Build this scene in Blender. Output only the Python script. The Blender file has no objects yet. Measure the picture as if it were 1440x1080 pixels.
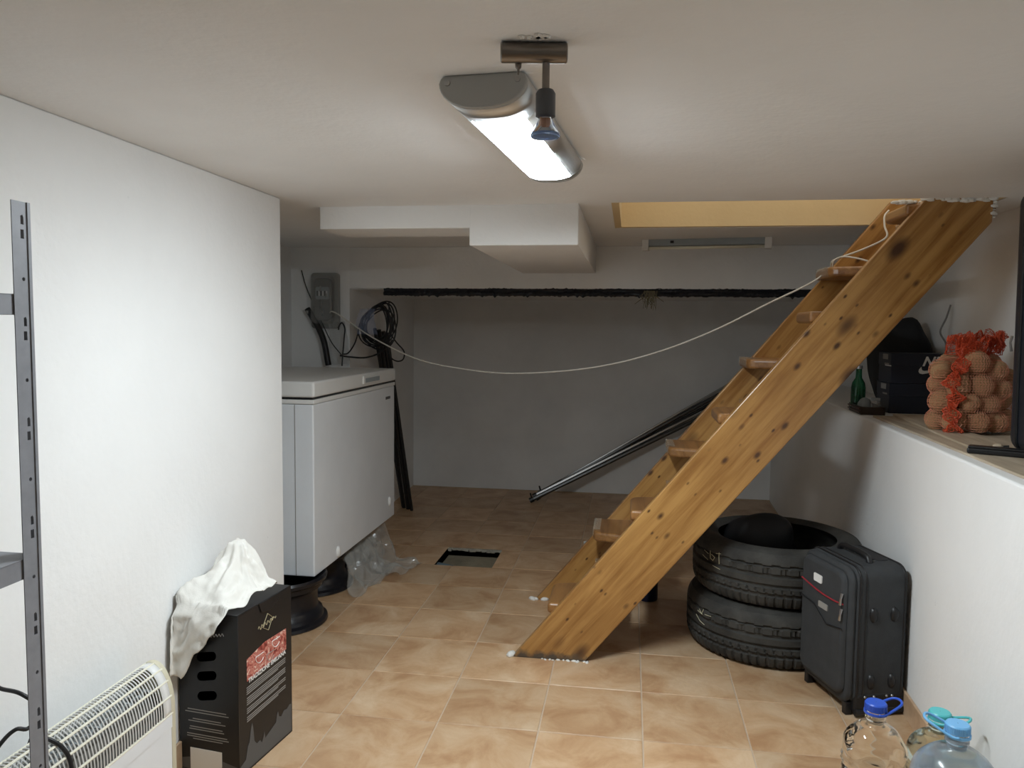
import bpy, bmesh, math, random
import numpy as np
from mathutils import Vector, Matrix
random.seed(7)
rng = np.random.default_rng(7)
sc = bpy.context.scene
col = sc.collection
PI = math.pi
R = math.radians

# ------------------------------------------------------------------ camera
T = 1/3                       # floor tile pitch
F = 1092.0                    # focal length in pixels of the 1440 x 1080 frame
CAM = Vector((0, 0, 1.297))
yaw, pitch, roll = R(-8.6), R(4.12), R(0.6)
fw = Vector((math.sin(yaw)*math.cos(pitch), math.cos(yaw)*math.cos(pitch), -math.sin(pitch)))
rt = Vector((math.cos(yaw), -math.sin(yaw), 0)); up = rt.cross(fw)
r2 = rt*math.cos(roll) + up*math.sin(roll); u2 = -rt*math.sin(roll) + up*math.cos(roll)
cd = bpy.data.cameras.new('camera'); cam = bpy.data.objects.new('camera', cd); col.objects.link(cam)
cam.matrix_world = Matrix(((r2.x, u2.x, -fw.x, CAM.x), (r2.y, u2.y, -fw.y, CAM.y), (r2.z, u2.z, -fw.z, CAM.z), (0, 0, 0, 1)))
cd.sensor_width = 36; cd.lens = F/1440*36; cd.clip_start = 0.02
sc.camera = cam

def ray(x, y): return r2*((x-720)/F) - u2*((y-540)/F) + fw
def onz(x, y, z): d = ray(x, y); return CAM + d*((z-CAM.z)/d.z)
def ony(x, y, Y): d = ray(x, y); return CAM + d*(Y/d.y)
def onx(x, y, X): d = ray(x, y); return CAM + d*(X/d.x)
def onplane(x, y, a, b):      # vertical plane through plan points a and b
    n = Vector((b[1]-a[1], a[0]-b[0], 0)); d = ray(x, y); p = Vector((a[0], a[1], 0))
    return CAM + d*((p-CAM).dot(n)/d.dot(n))

# ------------------------------------------------------------------ world and exposure
# even light of the floor above, which reaches the cellar only through the stair opening and lights its cream face
w = bpy.data.worlds.new('stair_opening_offscreen'); sc.world = w; w.use_nodes = True
w.node_tree.nodes['Background'].inputs[0].default_value = (1.0, 0.93, 0.82, 1)
w.node_tree.nodes['Background'].inputs[1].default_value = 0.25
sc.view_settings.view_transform = 'Standard'; sc.view_settings.look = 'None'
sc.view_settings.gamma = 1; sc.view_settings.use_curve_mapping = False
sc.view_settings.exposure = 2.2
LAMP = 30.0

# ------------------------------------------------------------------ materials
def nodes(name):
    m = bpy.data.materials.new(name); m.use_nodes = True
    nt = m.node_tree; return m, nt, nt.nodes['Principled BSDF']
def N(nt, t, **kw):
    n = nt.nodes.new(t)
    for k, v in kw.items():
        if k.startswith('i_'):
            key = k[2:]; key = int(key) if key.isdigit() else key
            n.inputs[key].default_value = v
        else: setattr(n, k, v)
    return n
def ramp(nt, stops):
    n = nt.nodes.new('ShaderNodeValToRGB'); e = n.color_ramp.elements
    while len(e) < len(stops): e.new(0.5)
    for s, (p, c) in zip(e, stops): s.position = p; s.color = (*c, 1) if len(c) == 3 else c
    return n
def plain(name, c, rough=0.5, metal=0.0, bump=0.0, bscale=80, var=0.0, vscale=6, trans=0, ior=1.45, alpha=1, coat=0, spec=0.5):
    m, nt, b = nodes(name)
    b.inputs['Base Color'].default_value = (*c, 1); b.inputs['Roughness'].default_value = rough
    b.inputs['Metallic'].default_value = metal; b.inputs['IOR'].default_value = ior
    b.inputs['Transmission Weight'].default_value = trans; b.inputs['Alpha'].default_value = alpha
    b.inputs['Coat Weight'].default_value = coat; b.inputs['Specular IOR Level'].default_value = spec
    if bump or var:
        tc = N(nt, 'ShaderNodeTexCoord')
    if bump:
        nz = N(nt, 'ShaderNodeTexNoise', i_Scale=bscale, i_Detail=4.0); nt.links.new(tc.outputs['Object'], nz.inputs['Vector'])
        bp = N(nt, 'ShaderNodeBump', i_Strength=bump, i_Distance=0.01); nt.links.new(nz.outputs['Fac'], bp.inputs['Height']); nt.links.new(bp.outputs[0], b.inputs['Normal'])
    if var:
        nz = N(nt, 'ShaderNodeTexNoise', i_Scale=vscale, i_Detail=5.0, i_Roughness=0.6); nt.links.new(tc.outputs['Object'], nz.inputs['Vector'])
        rp = ramp(nt, [(0.3, tuple(x*(1-var) for x in c)), (0.7, tuple(min(1, x*(1+var)) for x in c))]); nt.links.new(nz.outputs['Fac'], rp.inputs[0]); nt.links.new(rp.outputs[0], b.inputs['Base Color'])
    return m
def plaster(name, c, stain=0.1, spots=True):
    m, nt, b = nodes(name); tc = N(nt, 'ShaderNodeTexCoord'); b.inputs['Roughness'].default_value = 0.75; b.inputs['Specular IOR Level'].default_value = 0.25
    n1 = N(nt, 'ShaderNodeTexNoise', i_Scale=1.7, i_Detail=6.0, i_Roughness=0.6); nt.links.new(tc.outputs['Object'], n1.inputs['Vector'])
    r1 = ramp(nt, [(0.3, tuple(x*(1-stain) for x in c)), (0.62, c)]); nt.links.new(n1.outputs['Fac'], r1.inputs[0])
    out = r1.outputs[0]
    if spots:
        n2 = N(nt, 'ShaderNodeTexNoise', i_Scale=9.0, i_Detail=8.0, i_Roughness=0.75); nt.links.new(tc.outputs['Object'], n2.inputs['Vector'])
        r2_ = ramp(nt, [(0.26, (0.35, 0.33, 0.3)), (0.31, (1, 1, 1))]); nt.links.new(n2.outputs['Fac'], r2_.inputs[0])
        mx = N(nt, 'ShaderNodeMixRGB', blend_type='MULTIPLY', i_Fac=0.6); nt.links.new(out, mx.inputs[1]); nt.links.new(r2_.outputs[0], mx.inputs[2]); out = mx.outputs[0]
    nt.links.new(out, b.inputs['Base Color'])
    n3 = N(nt, 'ShaderNodeTexNoise', i_Scale=55.0, i_Detail=5.0); nt.links.new(tc.outputs['Object'], n3.inputs['Vector'])
    n4 = N(nt, 'ShaderNodeTexNoise', i_Scale=4.0, i_Detail=3.0); nt.links.new(tc.outputs['Object'], n4.inputs['Vector'])
    ad = N(nt, 'ShaderNodeMath', operation='MULTIPLY_ADD', i_1=0.25); nt.links.new(n3.outputs['Fac'], ad.inputs[0]); nt.links.new(n4.outputs['Fac'], ad.inputs[2])
    bp = N(nt, 'ShaderNodeBump', i_Strength=0.22, i_Distance=0.02); nt.links.new(ad.outputs[0], bp.inputs['Height']); nt.links.new(bp.outputs[0], b.inputs['Normal'])
    return m
def tile_mat(name, dark, mid, light, rough=0.42):
    m, nt, b = nodes(name); tc = N(nt, 'ShaderNodeTexCoord'); oi = N(nt, 'ShaderNodeObjectInfo')
    sc_ = N(nt, 'ShaderNodeVectorMath', operation='SCALE', i_Scale=37.0); nt.links.new(oi.outputs['Location'], sc_.inputs[0])
    ad = N(nt, 'ShaderNodeVectorMath', operation='ADD'); nt.links.new(tc.outputs['Object'], ad.inputs[0]); nt.links.new(sc_.outputs[0], ad.inputs[1])
    n1 = N(nt, 'ShaderNodeTexNoise', i_Scale=5.5, i_Detail=7.0, i_Roughness=0.62, i_Distortion=0.6); nt.links.new(ad.outputs[0], n1.inputs['Vector'])
    r1 = ramp(nt, [(0.34, dark), (0.48, mid), (0.68, light)]); nt.links.new(n1.outputs['Fac'], r1.inputs[0])
    hs = N(nt, 'ShaderNodeHueSaturation'); nt.links.new(r1.outputs[0], hs.inputs['Color'])
    mr = N(nt, 'ShaderNodeMapRange', i_3=0.88, i_4=1.1); nt.links.new(oi.outputs['Random'], mr.inputs[0]); nt.links.new(mr.outputs[0], hs.inputs['Value'])
    nt.links.new(hs.outputs[0], b.inputs['Base Color']); b.inputs['Roughness'].default_value = rough
    n2 = N(nt, 'ShaderNodeTexNoise', i_Scale=45.0, i_Detail=6.0); nt.links.new(ad.outputs[0], n2.inputs['Vector'])
    bp = N(nt, 'ShaderNodeBump', i_Strength=0.12, i_Distance=0.01); nt.links.new(n2.outputs['Fac'], bp.inputs['Height']); nt.links.new(bp.outputs[0], b.inputs['Normal'])
    return m
def wood(name, c1, c2, rot=(0, 0, 0), knots=True, rough=0.35, coat=0.3, seed=0.0, dirt=False):
    m, nt, b = nodes(name); tc = N(nt, 'ShaderNodeTexCoord')
    mp0 = N(nt, 'ShaderNodeMapping'); mp0.inputs['Rotation'].default_value = rot; mp0.inputs['Location'].default_value = (seed, seed, seed)
    nt.links.new(tc.outputs['Object'], mp0.inputs[0])
    mp = N(nt, 'ShaderNodeMapping'); mp.inputs['Scale'].default_value = (1.4, 22, 22); nt.links.new(mp0.outputs[0], mp.inputs[0])
    n1 = N(nt, 'ShaderNodeTexNoise', i_Scale=1.6, i_Detail=6.0, i_Roughness=0.6, i_Distortion=0.5); nt.links.new(mp.outputs[0], n1.inputs['Vector'])
    r1 = ramp(nt, [(0.34, c1), (0.60, c2)]); nt.links.new(n1.outputs['Fac'], r1.inputs[0]); out = r1.outputs[0]
    n5 = N(nt, 'ShaderNodeTexNoise', i_Scale=3.0, i_Detail=3.0); nt.links.new(mp0.outputs[0], n5.inputs['Vector'])
    r5 = ramp(nt, [(0.3, (0.72, 0.66, 0.6)), (0.65, (1, 1, 1))]); nt.links.new(n5.outputs['Fac'], r5.inputs[0])
    m5 = N(nt, 'ShaderNodeMixRGB', blend_type='MULTIPLY', i_Fac=0.8); nt.links.new(out, m5.inputs[1]); nt.links.new(r5.outputs[0], m5.inputs[2]); out = m5.outputs[0]
    if knots:
        for scl, rad, keep in (((3.6, 6, 6.5), 0.15, 0.35), ((9, 15, 17), 0.14, 0.42), ((17, 30, 32), 0.13, 0.6)):
            mk = N(nt, 'ShaderNodeMapping'); mk.inputs['Scale'].default_value = scl; nt.links.new(mp0.outputs[0], mk.inputs[0])
            v = N(nt, 'ShaderNodeTexVoronoi', i_Scale=1.0, i_Randomness=1.0); v.voronoi_dimensions = '3D'; nt.links.new(mk.outputs[0], v.inputs['Vector'])
            sp = N(nt, 'ShaderNodeSeparateColor'); nt.links.new(v.outputs['Color'], sp.inputs[0])
            th = N(nt, 'ShaderNodeMath', operation='GREATER_THAN', i_1=keep); nt.links.new(sp.outputs[0], th.inputs[0])
            rk = ramp(nt, [(rad*0.55, (1, 1, 1)), (rad*1.5, (0, 0, 0))]); nt.links.new(v.outputs['Distance'], rk.inputs[0])
            mu = N(nt, 'ShaderNodeMath', operation='MULTIPLY'); nt.links.new(rk.outputs[0], mu.inputs[0]); nt.links.new(th.outputs[0], mu.inputs[1])
            mx = N(nt, 'ShaderNodeMixRGB', blend_type='MIX'); mx.inputs[2].default_value = (0.07, 0.028, 0.01, 1)
            nt.links.new(mu.outputs[0], mx.inputs[0]); nt.links.new(out, mx.inputs[1]); out = mx.outputs[0]
    if dirt:
        sx_ = N(nt, 'ShaderNodeSeparateXYZ'); nt.links.new(tc.outputs['Object'], sx_.inputs[0])
        nd = N(nt, 'ShaderNodeTexNoise', i_Scale=38.0, i_Detail=5.0); nt.links.new(tc.outputs['Object'], nd.inputs['Vector'])
        ma = N(nt, 'ShaderNodeMath', operation='MULTIPLY_ADD', i_1=-0.06); nt.links.new(nd.outputs['Fac'], ma.inputs[0]); nt.links.new(sx_.outputs['Z'], ma.inputs[2])
        mr = N(nt, 'ShaderNodeMapRange', i_1=-0.022, i_2=0.004, i_3=1.0, i_4=0.0); nt.links.new(ma.outputs[0], mr.inputs[0])
        md = N(nt, 'ShaderNodeMixRGB'); md.inputs[2].default_value = (0.075, 0.06, 0.045, 1); nt.links.new(mr.outputs[0], md.inputs[0]); nt.links.new(out, md.inputs[1]); out = md.outputs[0]
    nt.links.new(out, b.inputs['Base Color']); b.inputs['Roughness'].default_value = rough; b.inputs['Coat Weight'].default_value = coat; b.inputs['Coat Roughness'].default_value = 0.25
    bp = N(nt, 'ShaderNodeBump', i_Strength=0.12, i_Distance=0.01); nt.links.new(n1.outputs['Fac'], bp.inputs['Height']); nt.links.new(bp.outputs[0], b.inputs['Normal'])
    return m
def emit(name, c, s):
    m, nt, b = nodes(name); b.inputs['Base Color'].default_value = (*c, 1); b.inputs['Emission Color'].default_value = (*c, 1); b.inputs['Emission Strength'].default_value = s; return m
def clear_film(name, c, alpha, rough=0.15):
    m, nt, b = nodes(name); b.inputs['Base Color'].default_value = (*c, 1); b.inputs['Roughness'].default_value = rough; b.inputs['Alpha'].default_value = alpha; b.inputs['Specular IOR Level'].default_value = 0.9; return m

M = {}
M['wall'] = plaster('white_plaster', (0.875, 0.875, 0.865), 0.06)
M['ceiling'] = plaster('ceiling_plaster', (0.875, 0.875, 0.865), 0.06, spots=False)
M['duct'] = plaster('duct_plaster', (0.875, 0.875, 0.865), 0.06, spots=False)
M['wallback'] = plaster('old_plaster', (0.875, 0.875, 0.865), 0.12)
M['beam'] = plaster('beam_plaster', (0.875, 0.875, 0.865), 0.12)
M['cream'] = plaster('cream_paint', (0.76, 0.60, 0.35), 0.1, spots=False)
M['tile'] = tile_mat('terracotta_tile', (0.43, 0.245, 0.125), (0.54, 0.345, 0.195), (0.65, 0.475, 0.31))
M['skirt'] = tile_mat('skirting_tile', (0.40, 0.25, 0.15), (0.52, 0.36, 0.23), (0.60, 0.45, 0.31))
M['grout'] = plain('grout', (0.55, 0.44, 0.33), 0.9, bump=0.3, bscale=200)
M['concrete'] = plain('concrete', (0.36, 0.33, 0.27), 0.9, bump=0.5, bscale=30, var=0.3)
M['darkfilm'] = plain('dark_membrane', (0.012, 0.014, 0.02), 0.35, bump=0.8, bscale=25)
M['black'] = plain('black_plastic', (0.012, 0.012, 0.013), 0.4)
M['rubber'] = plain('rubber', (0.046, 0.044, 0.039), 0.8, bump=0.15, bscale=120, var=0.5, vscale=9)
M['rubber_in'] = plain('rubber_inner', (0.012, 0.012, 0.014), 0.55)
M['rim'] = plain('black_enamel', (0.010, 0.010, 0.013), 0.28)
M['grey_metal'] = plain('grey_metal', (0.24, 0.245, 0.265), 0.5, metal=0.1, var=0.1, vscale=30)
M['white_metal'] = plain('white_enamel', (0.80, 0.83, 0.86), 0.35, var=0.04, vscale=3)
M['white_plastic'] = plain('white_plastic', (0.78, 0.78, 0.76), 0.4)
M['cream_plastic'] = plain('cream_plastic', (0.62, 0.58, 0.44), 0.5)
M['ivory'] = plain('ivory_plastic', (0.80, 0.77, 0.64), 0.45)
M['chrome'] = plain('satin_chrome', (0.58, 0.59, 0.59), 0.34, metal=0.75)
M['capgrey'] = plain('silver_plastic', (0.42, 0.43, 0.42), 0.32, metal=0.15)
M['pewter'] = plain('pewter_metal', (0.22, 0.20, 0.18), 0.3, metal=0.9)
M['glass'] = plain('clear_glass', (0.9, 0.93, 0.97), 0.05, trans=1.0, ior=1.45)
M['lamp'] = emit('lamp_diffuser', (0.86, 0.95, 1.0), LAMP)
M['print'] = plain('grey_print', (0.30, 0.29, 0.27), 0.6)
M['print_dim'] = plain('dim_print', (0.10, 0.10, 0.10), 0.6)
M['gold'] = plain('gold_print', (0.42, 0.36, 0.22), 0.4)
M['white_print'] = plain('white_print', (0.80, 0.80, 0.78), 0.6)
M['card'] = plain('black_card', (0.010, 0.010, 0.011), 0.42, var=0.2)
M['navy'] = plain('navy_card', (0.010, 0.013, 0.026), 0.45)
M['cloth'] = plain('white_cotton', (0.78, 0.76, 0.71), 0.85, bump=0.1, bscale=300, var=0.06, vscale=8)
M['fabric'] = plain('black_fabric', (0.038, 0.041, 0.044), 0.75, bump=0.25, bscale=500, var=0.15, vscale=20)
M['fabric2'] = plain('dark_fabric', (0.014, 0.015, 0.017), 0.8, bump=0.25, bscale=400)
M['red'] = plain('red_trim', (0.30, 0.02, 0.03), 0.6)
M['net'] = plain('red_net', (0.62, 0.085, 0.03), 0.5)
M['net_thin'] = plain('thin_net', (0.72, 0.30, 0.18), 0.4)
M['potato'] = plain('potato_skin', (0.46, 0.27, 0.135), 0.7, bump=0.5, bscale=60, var=0.35, vscale=22)
M['chalk'] = plain('chalk', (0.62, 0.60, 0.42), 0.9)
M['white_cord'] = plain('white_cord', (0.66, 0.64, 0.58), 0.5)
M['black_cord'] = plain('black_cord', (0.012, 0.012, 0.013), 0.45)
M['film'] = clear_film('clear_plastic_film', (0.50, 0.50, 0.47), 0.34, 0.18)
M['guard'] = clear_film('clear_guard', (0.75, 0.68, 0.55), 0.20)
M['blue_cap'] = plain('blue_cap', (0.03, 0.10, 0.55), 0.35)
M['sky_cap'] = plain('sky_cap', (0.18, 0.47, 0.80), 0.35)
M['teal_cap'] = plain('teal_cap', (0.10, 0.55, 0.58), 0.35)
M['pet'] = plain('clear_pet', (0.95, 0.97, 0.96), 0.05, trans=1.0, ior=1.36)
M['pet_blue'] = plain('blue_pet', (0.66, 0.82, 0.98), 0.16, trans=0.86, ior=1.33)
M['pet_teal'] = plain('teal_pet', (0.80, 0.94, 0.90), 0.08, trans=1.0, ior=1.33)
M['steel'] = plain('brushed_steel', (0.40, 0.40, 0.40), 0.3, metal=1.0)
M['bar'] = plain('dark_aluminium', (0.10, 0.10, 0.10), 0.35, metal=0.9)
M['bluepipe'] = plain('blue_grey_pvc', (0.12, 0.17, 0.20), 0.5)
M['green_glass'] = plain('green_glass', (0.02, 0.16, 0.07), 0.08, trans=0.6)
M['grey_plastic'] = plain('grey_plastic', (0.32, 0.36, 0.38), 0.5)
M['darkwood'] = plain('dark_tray', (0.035, 0.022, 0.016), 0.4)
M['putty'] = plain('white_putty', (0.78, 0.77, 0.73), 0.8, bump=0.6, bscale=60)
M['grime'] = plain('grime', (0.06, 0.055, 0.045), 0.9, bump=0.5, bscale=60)
ANG = math.atan2(1.754, 1.441)
PINE1, PINE2 = (0.30, 0.135, 0.032), (0.50, 0.275, 0.085)
M['pine'] = wood('varnished_pine', PINE1, PINE2, rot=(0, ANG, 0), dirt=True)
M['pine_far'] = wood('varnished_pine_b', PINE1, PINE2, rot=(0, ANG, 0), seed=3.3)
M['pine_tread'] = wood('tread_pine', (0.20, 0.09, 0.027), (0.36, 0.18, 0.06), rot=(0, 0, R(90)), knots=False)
M['laminate'] = wood('pale_laminate', (0.42, 0.34, 0.24), (0.60, 0.51, 0.39), rot=(0, 0, R(90)), knots=False, rough=0.5, coat=0.0)
def ham_mat():
    m, nt, b = nodes('ham_picture'); tc = N(nt, 'ShaderNodeTexCoord')
    wv = N(nt, 'ShaderNodeTexNoise', i_Scale=26.0, i_Detail=2.0, i_Distortion=2.4); nt.links.new(tc.outputs['Object'], wv.inputs['Vector'])
    rp = ramp(nt, [(0.30, (0.10, 0.012, 0.012)), (0.42, (0.36, 0.06, 0.05)), (0.52, (0.62, 0.26, 0.2)), (0.6, (0.42, 0.10, 0.09)), (0.68, (0.82, 0.62, 0.5))]); nt.links.new(wv.outputs['Fac'], rp.inputs[0])
    nt.links.new(rp.outputs[0], b.inputs['Base Color']); b.inputs['Roughness'].default_value = 0.4; return m
M['ham'] = ham_mat()

# ------------------------------------------------------------------ mesh helpers
class MB:
    def __init__(s): s.v = []; s.f = []
    def add(s, vs, fs):
        o = len(s.v); s.v += [tuple(p) for p in vs]; s.f += [tuple(i+o for i in f) for f in fs]; return s
    def box(s, a, b, mat=None):
        (x0, y0, z0), (x1, y1, z1) = a, b
        vs = [Vector(p) for p in ((x0,y0,z0),(x1,y0,z0),(x1,y1,z0),(x0,y1,z0),(x0,y0,z1),(x1,y0,z1),(x1,y1,z1),(x0,y1,z1))]
        if mat is not None: vs = [mat @ p for p in vs]
        return s.add(vs, [(0,3,2,1),(4,5,6,7),(0,1,5,4),(1,2,6,5),(2,3,7,6),(3,0,4,7)])
    def prism(s, poly, h0, h1, axis='z', mat=None):
        n = len(poly)
        def P(p, h): return Vector((p[0], p[1], h)) if axis == 'z' else (Vector((p[0], h, p[1])) if axis == 'y' else Vector((h, p[0], p[1])))
        vs = [P(p, h0) for p in poly] + [P(p, h1) for p in poly]
        if mat is not None: vs = [mat @ p for p in vs]
        return s.add(vs, [tuple(range(n-1, -1, -1)), tuple(range(n, 2*n))] + [(i, (i+1) % n, n+(i+1) % n, n+i) for i in range(n)])
    def lathe(s, prof, n=32, mat=None, cap=True):
        vs = []; k = len(prof)
        for j in range(n):
            a = 2*PI*j/n; vs += [Vector((r*math.cos(a), r*math.sin(a), z)) for r, z in prof]
        if mat is not None: vs = [mat @ p for p in vs]
        fs = [(j*k+i, ((j+1) % n)*k+i, ((j+1) % n)*k+i+1, j*k+i+1) for j in range(n) for i in range(k-1)]
        if cap:
            fs += [tuple(j*k for j in range(n-1, -1, -1)), tuple(j*k+k-1 for j in range(n))]
        return s.add(vs, fs)
    def tube(s, pts, r, n=8, cap=True):
        pts = [Vector(p) for p in pts]; vs = []; ref = None; m = len(pts)
        for i, p in enumerate(pts):
            t = (pts[min(i+1, m-1)] - pts[max(i-1, 0)]).normalized()
            if ref is None:
                ref = t.cross(Vector((0, 0, 1))); ref = ref if ref.length > 0.01 else t.cross(Vector((1, 0, 0)))
            ref = (ref - t*ref.dot(t)).normalized(); bi = t.cross(ref)
            rr = r[i] if hasattr(r, '__len__') else r
            vs += [p + ref*rr*math.cos(2*PI*j/n) + bi*rr*math.sin(2*PI*j/n) for j in range(n)]
        fs = [(i*n+j, i*n+(j+1) % n, (i+1)*n+(j+1) % n, (i+1)*n+j) for i in range(m-1) for j in range(n)]
        if cap: fs += [tuple(range(n-1, -1, -1)), tuple((m-1)*n+j for j in range(n))]
        return s.add(vs, fs)
    def grid(s, fn, nu, nv, wrapu=False):
        vs = [fn(i, j) for i in range(nu) for j in range(nv)]
        fs = [(i*nv+j, ((i+1) % nu)*nv+j, ((i+1) % nu)*nv+j+1, i*nv+j+1) for i in range(nu if wrapu else nu-1) for j in range(nv-1)]
        return s.add(vs, fs)
    def mesh(s, name, mat=None, smooth=False):
        me = bpy.data.meshes.new(name); me.from_pydata([tuple(p) for p in s.v], [], s.f); me.validate()
        bm = bmesh.new(); bm.from_mesh(me); bmesh.ops.recalc_face_normals(bm, faces=bm.faces); bm.to_mesh(me); bm.free()
        if mat is not None: me.materials.append(mat)
        if smooth: me.polygons.foreach_set('use_smooth', [True]*len(me.polygons))
        return me
    def build(s, name, mat, parent=None, smooth=False, bevel=0, seg=2, solid=0, auto=False):
        return link(name, s.mesh(name, M[mat] if isinstance(mat, str) else mat, smooth), parent, bevel, seg, solid, auto)
def link(name, me, parent=None, bevel=0, seg=2, solid=0, auto=False):
    o = bpy.data.objects.new(name, me); col.objects.link(o)
    if parent is not None: o.parent = parent
    if solid:
        d = o.modifiers.new('solid', 'SOLIDIFY'); d.thickness = solid; d.offset = 0
    if bevel:
        d = o.modifiers.new('bevel', 'BEVEL'); d.width = bevel; d.segments = seg; d.limit_method = 'ANGLE'; d.angle_limit = R(35)
    if auto:
        me.polygons.foreach_set('use_smooth', [True]*len(me.polygons)); me.set_sharp_from_angle(angle=R(35))
    return o
def tag(o, label=None, cat=None, group=None, kind=None):
    if label: o['label'] = label
    if cat: o['category'] = cat
    if group: o['group'] = group
    if kind: o['kind'] = kind
    return o
def thing(name, label, cat, loc=(0, 0, 0), rz=0, group=None):
    e = bpy.data.objects.new(name, None); col.objects.link(e); e.location = loc; e.rotation_euler = (0, 0, rz); e.empty_display_size = 0.05
    return tag(e, label, cat, group)
def struct(o): o['kind'] = 'structure'; return o
def BX(name, a, b, mat, parent=None, bevel=0, seg=2): return MB().box(a, b).build(name, mat, parent, bevel=bevel, seg=seg)
def rrect(x0, y0, x1, y1, r, n=5):
    out = []
    for cx, cy, a0 in ((x1-r, y0+r, -90), (x1-r, y1-r, 0), (x0+r, y1-r, 90), (x0+r, y0+r, 180)):
        for k in range(n+1):
            a = R(a0 + 90*k/n); out.append((cx+r*math.cos(a), cy+r*math.sin(a)))
    return out
def plate(outer, holes, th):          # flat plate with real holes, in local XY, thickness along Z
    cu = bpy.data.curves.new('plate', 'CURVE'); cu.dimensions = '2D'; cu.fill_mode = 'BOTH'; cu.extrude = th/2
    for poly in [outer] + holes:
        sp = cu.splines.new('POLY'); sp.points.add(len(poly)-1); sp.use_cyclic_u = True
        for p, q in zip(sp.points, poly): p.co = (q[0], q[1], 0, 1)
    return curve_mesh(cu)
def curve_mesh(cu):
    o = bpy.data.objects.new('tmp', cu); col.objects.link(o); dg = bpy.context.evaluated_depsgraph_get(); dg.update()
    me = bpy.data.meshes.new_from_object(o.evaluated_get(dg)); bpy.data.objects.remove(o); bpy.data.curves.remove(cu); return me
def text_mesh(s, size, th=0.0004, shear=0.0, bold=0.0):
    cu = bpy.data.curves.new('text', 'FONT'); cu.body = s; cu.size = size; cu.extrude = th; cu.align_x = 'CENTER'; cu.align_y = 'CENTER'; cu.shear = shear; cu.offset = bold
    return curve_mesh(cu)
def set_mat(me, mat): me.materials.clear(); me.materials.append(M[mat]); return me
def spline(pts, n=8):                 # Catmull-Rom
    P = [Vector(p) for p in pts]; P = [P[0]*2-P[1]] + P + [P[-1]*2-P[-2]]; out = []
    for i in range(1, len(P)-2):
        a, b, c, d = P[i-1], P[i], P[i+1], P[i+2]
        for k in range(n):
            t = k/n; out.append(0.5*((2*b) + (c-a)*t + (2*a-5*b+4*c-d)*t*t + (3*b-a-3*c+d)*t**3))
    out.append(P[-2]); return out
def frame(o, x, y, z):                # matrix from origin and three axes
    x, y, z = Vector(x), Vector(y), Vector(z); return Matrix(((x.x, y.x, z.x, o[0]), (x.y, y.y, z.y, o[1]), (x.z, y.z, z.z, o[2]), (0, 0, 0, 1)))

# ------------------------------------------------------------------ the room
ZC = 1.765                              # ceiling
XL, YL = -1.285, 2.74                   # near left wall and where it ends
XR = 1.42                               # right wall above the ledge
YB, ZB, YR = 4.46, 1.520, 6.12          # beam face, beam underside, recessed back wall
Y0 = -1.6
def XLOW(y): return 0.957 + (y-2.7)*0.037
HX0, HX1, HY0, HY1 = -1.036, -0.714, 4.062, 4.415   # drain hole in the floor
SX0, SX1, SY0, SY1 = -0.05, 1.25, 2.945, 3.66       # stair opening
LZ = 0.935                              # top of the low wall

fl = MB()
for a, b in (((-2.3, Y0-.2), (HX0, 6.6)), ((HX1, Y0-.2), (1.9, 6.6)), ((HX0, Y0-.2), (HX1, HY0)), ((HX0, HY1), (HX1, 6.6))):
    fl.box((a[0], a[1], -0.06), (b[0], b[1], -0.0025))
floor = struct(fl.build('floor', 'grout'))
pit = MB(); d_ = -0.05; t_ = 0.02
pit.box((HX0-t_, HY0-t_, d_-t_), (HX1+t_, HY1+t_, d_)); pit.box((HX0-t_, HY0-t_, d_), (HX0, HY1+t_, -0.004)); pit.box((HX1, HY0-t_, d_), (HX1+t_, HY1+t_, -0.004))
pit.box((HX0, HY0-t_, d_), (HX1, HY0, -0.004)); pit.box((HX0, HY1, d_), (HX1, HY1+t_, -0.004))
pit.build('drain_pit', plain('pit_silt', (0.24, 0.21, 0.15), 0.7, bump=0.4, bscale=40, var=0.3), floor)
g_ = 0.0022
full = MB().box((-T/2+g_, -T/2+g_, -0.008), (T/2-g_, T/2-g_, 0)).mesh('tile', M['tile'])
for i in range(-4, 10):
    for j in range(-13, 12):
        x0, y0 = (i-3.80)*T, (7.22+j)*T; x1, y1 = x0+T, y0+T
        cx0 = max(x0, (XL if y0 < YL-0.1 else -2.02)); cx1 = min(x1, XLOW(y0+T/2)); cy0, cy1 = max(y0, Y0), min(y1, YR)
        if cx1-cx0 < 0.02 or cy1-cy0 < 0.02: continue
        if y0 > YB and cx1 < -1.6: continue
        c = Vector(((x0+x1)/2, (y0+y1)/2, 0))
        hit = x0 < HX1 and x1 > HX0 and y0 < HY1 and y1 > HY0
        if not hit and abs(cx1-cx0-T) < 1e-4 and abs(cy1-cy0-T) < 1e-4:
            o = link('tile', full, floor, bevel=0.0015, seg=1); o.location = c
        else:
            rects = [(cx0+g_, cy0+g_, cx1-g_, cy1-g_)]
            if hit:
                ex0, ex1, ey0, ey1 = HX0, HX1, HY0, HY1
                a0, b0, a1, b1 = rects[0]; rects = []
                if a0 < ex0: rects.append((a0, b0, min(a1, ex0), b1))
                if a1 > ex1: rects.append((max(a0, ex1), b0, a1, b1))
                m0, m1 = max(a0, ex0), min(a1, ex1)
                if m1 > m0:
                    if b0 < ey0: rects.append((m0, b0, m1, min(b1, ey0)))
                    if b1 > ey1: rects.append((m0, max(b0, ey1), m1, b1))
            if not rects: continue
            mb = MB()
            for a0, b0, a1, b1 in rects: mb.box((a0-c.x, b0-c.y, -0.008), (a1-c.x, b1-c.y, 0))
            o = mb.build('tile', 'tile', floor); o.location = c
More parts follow.
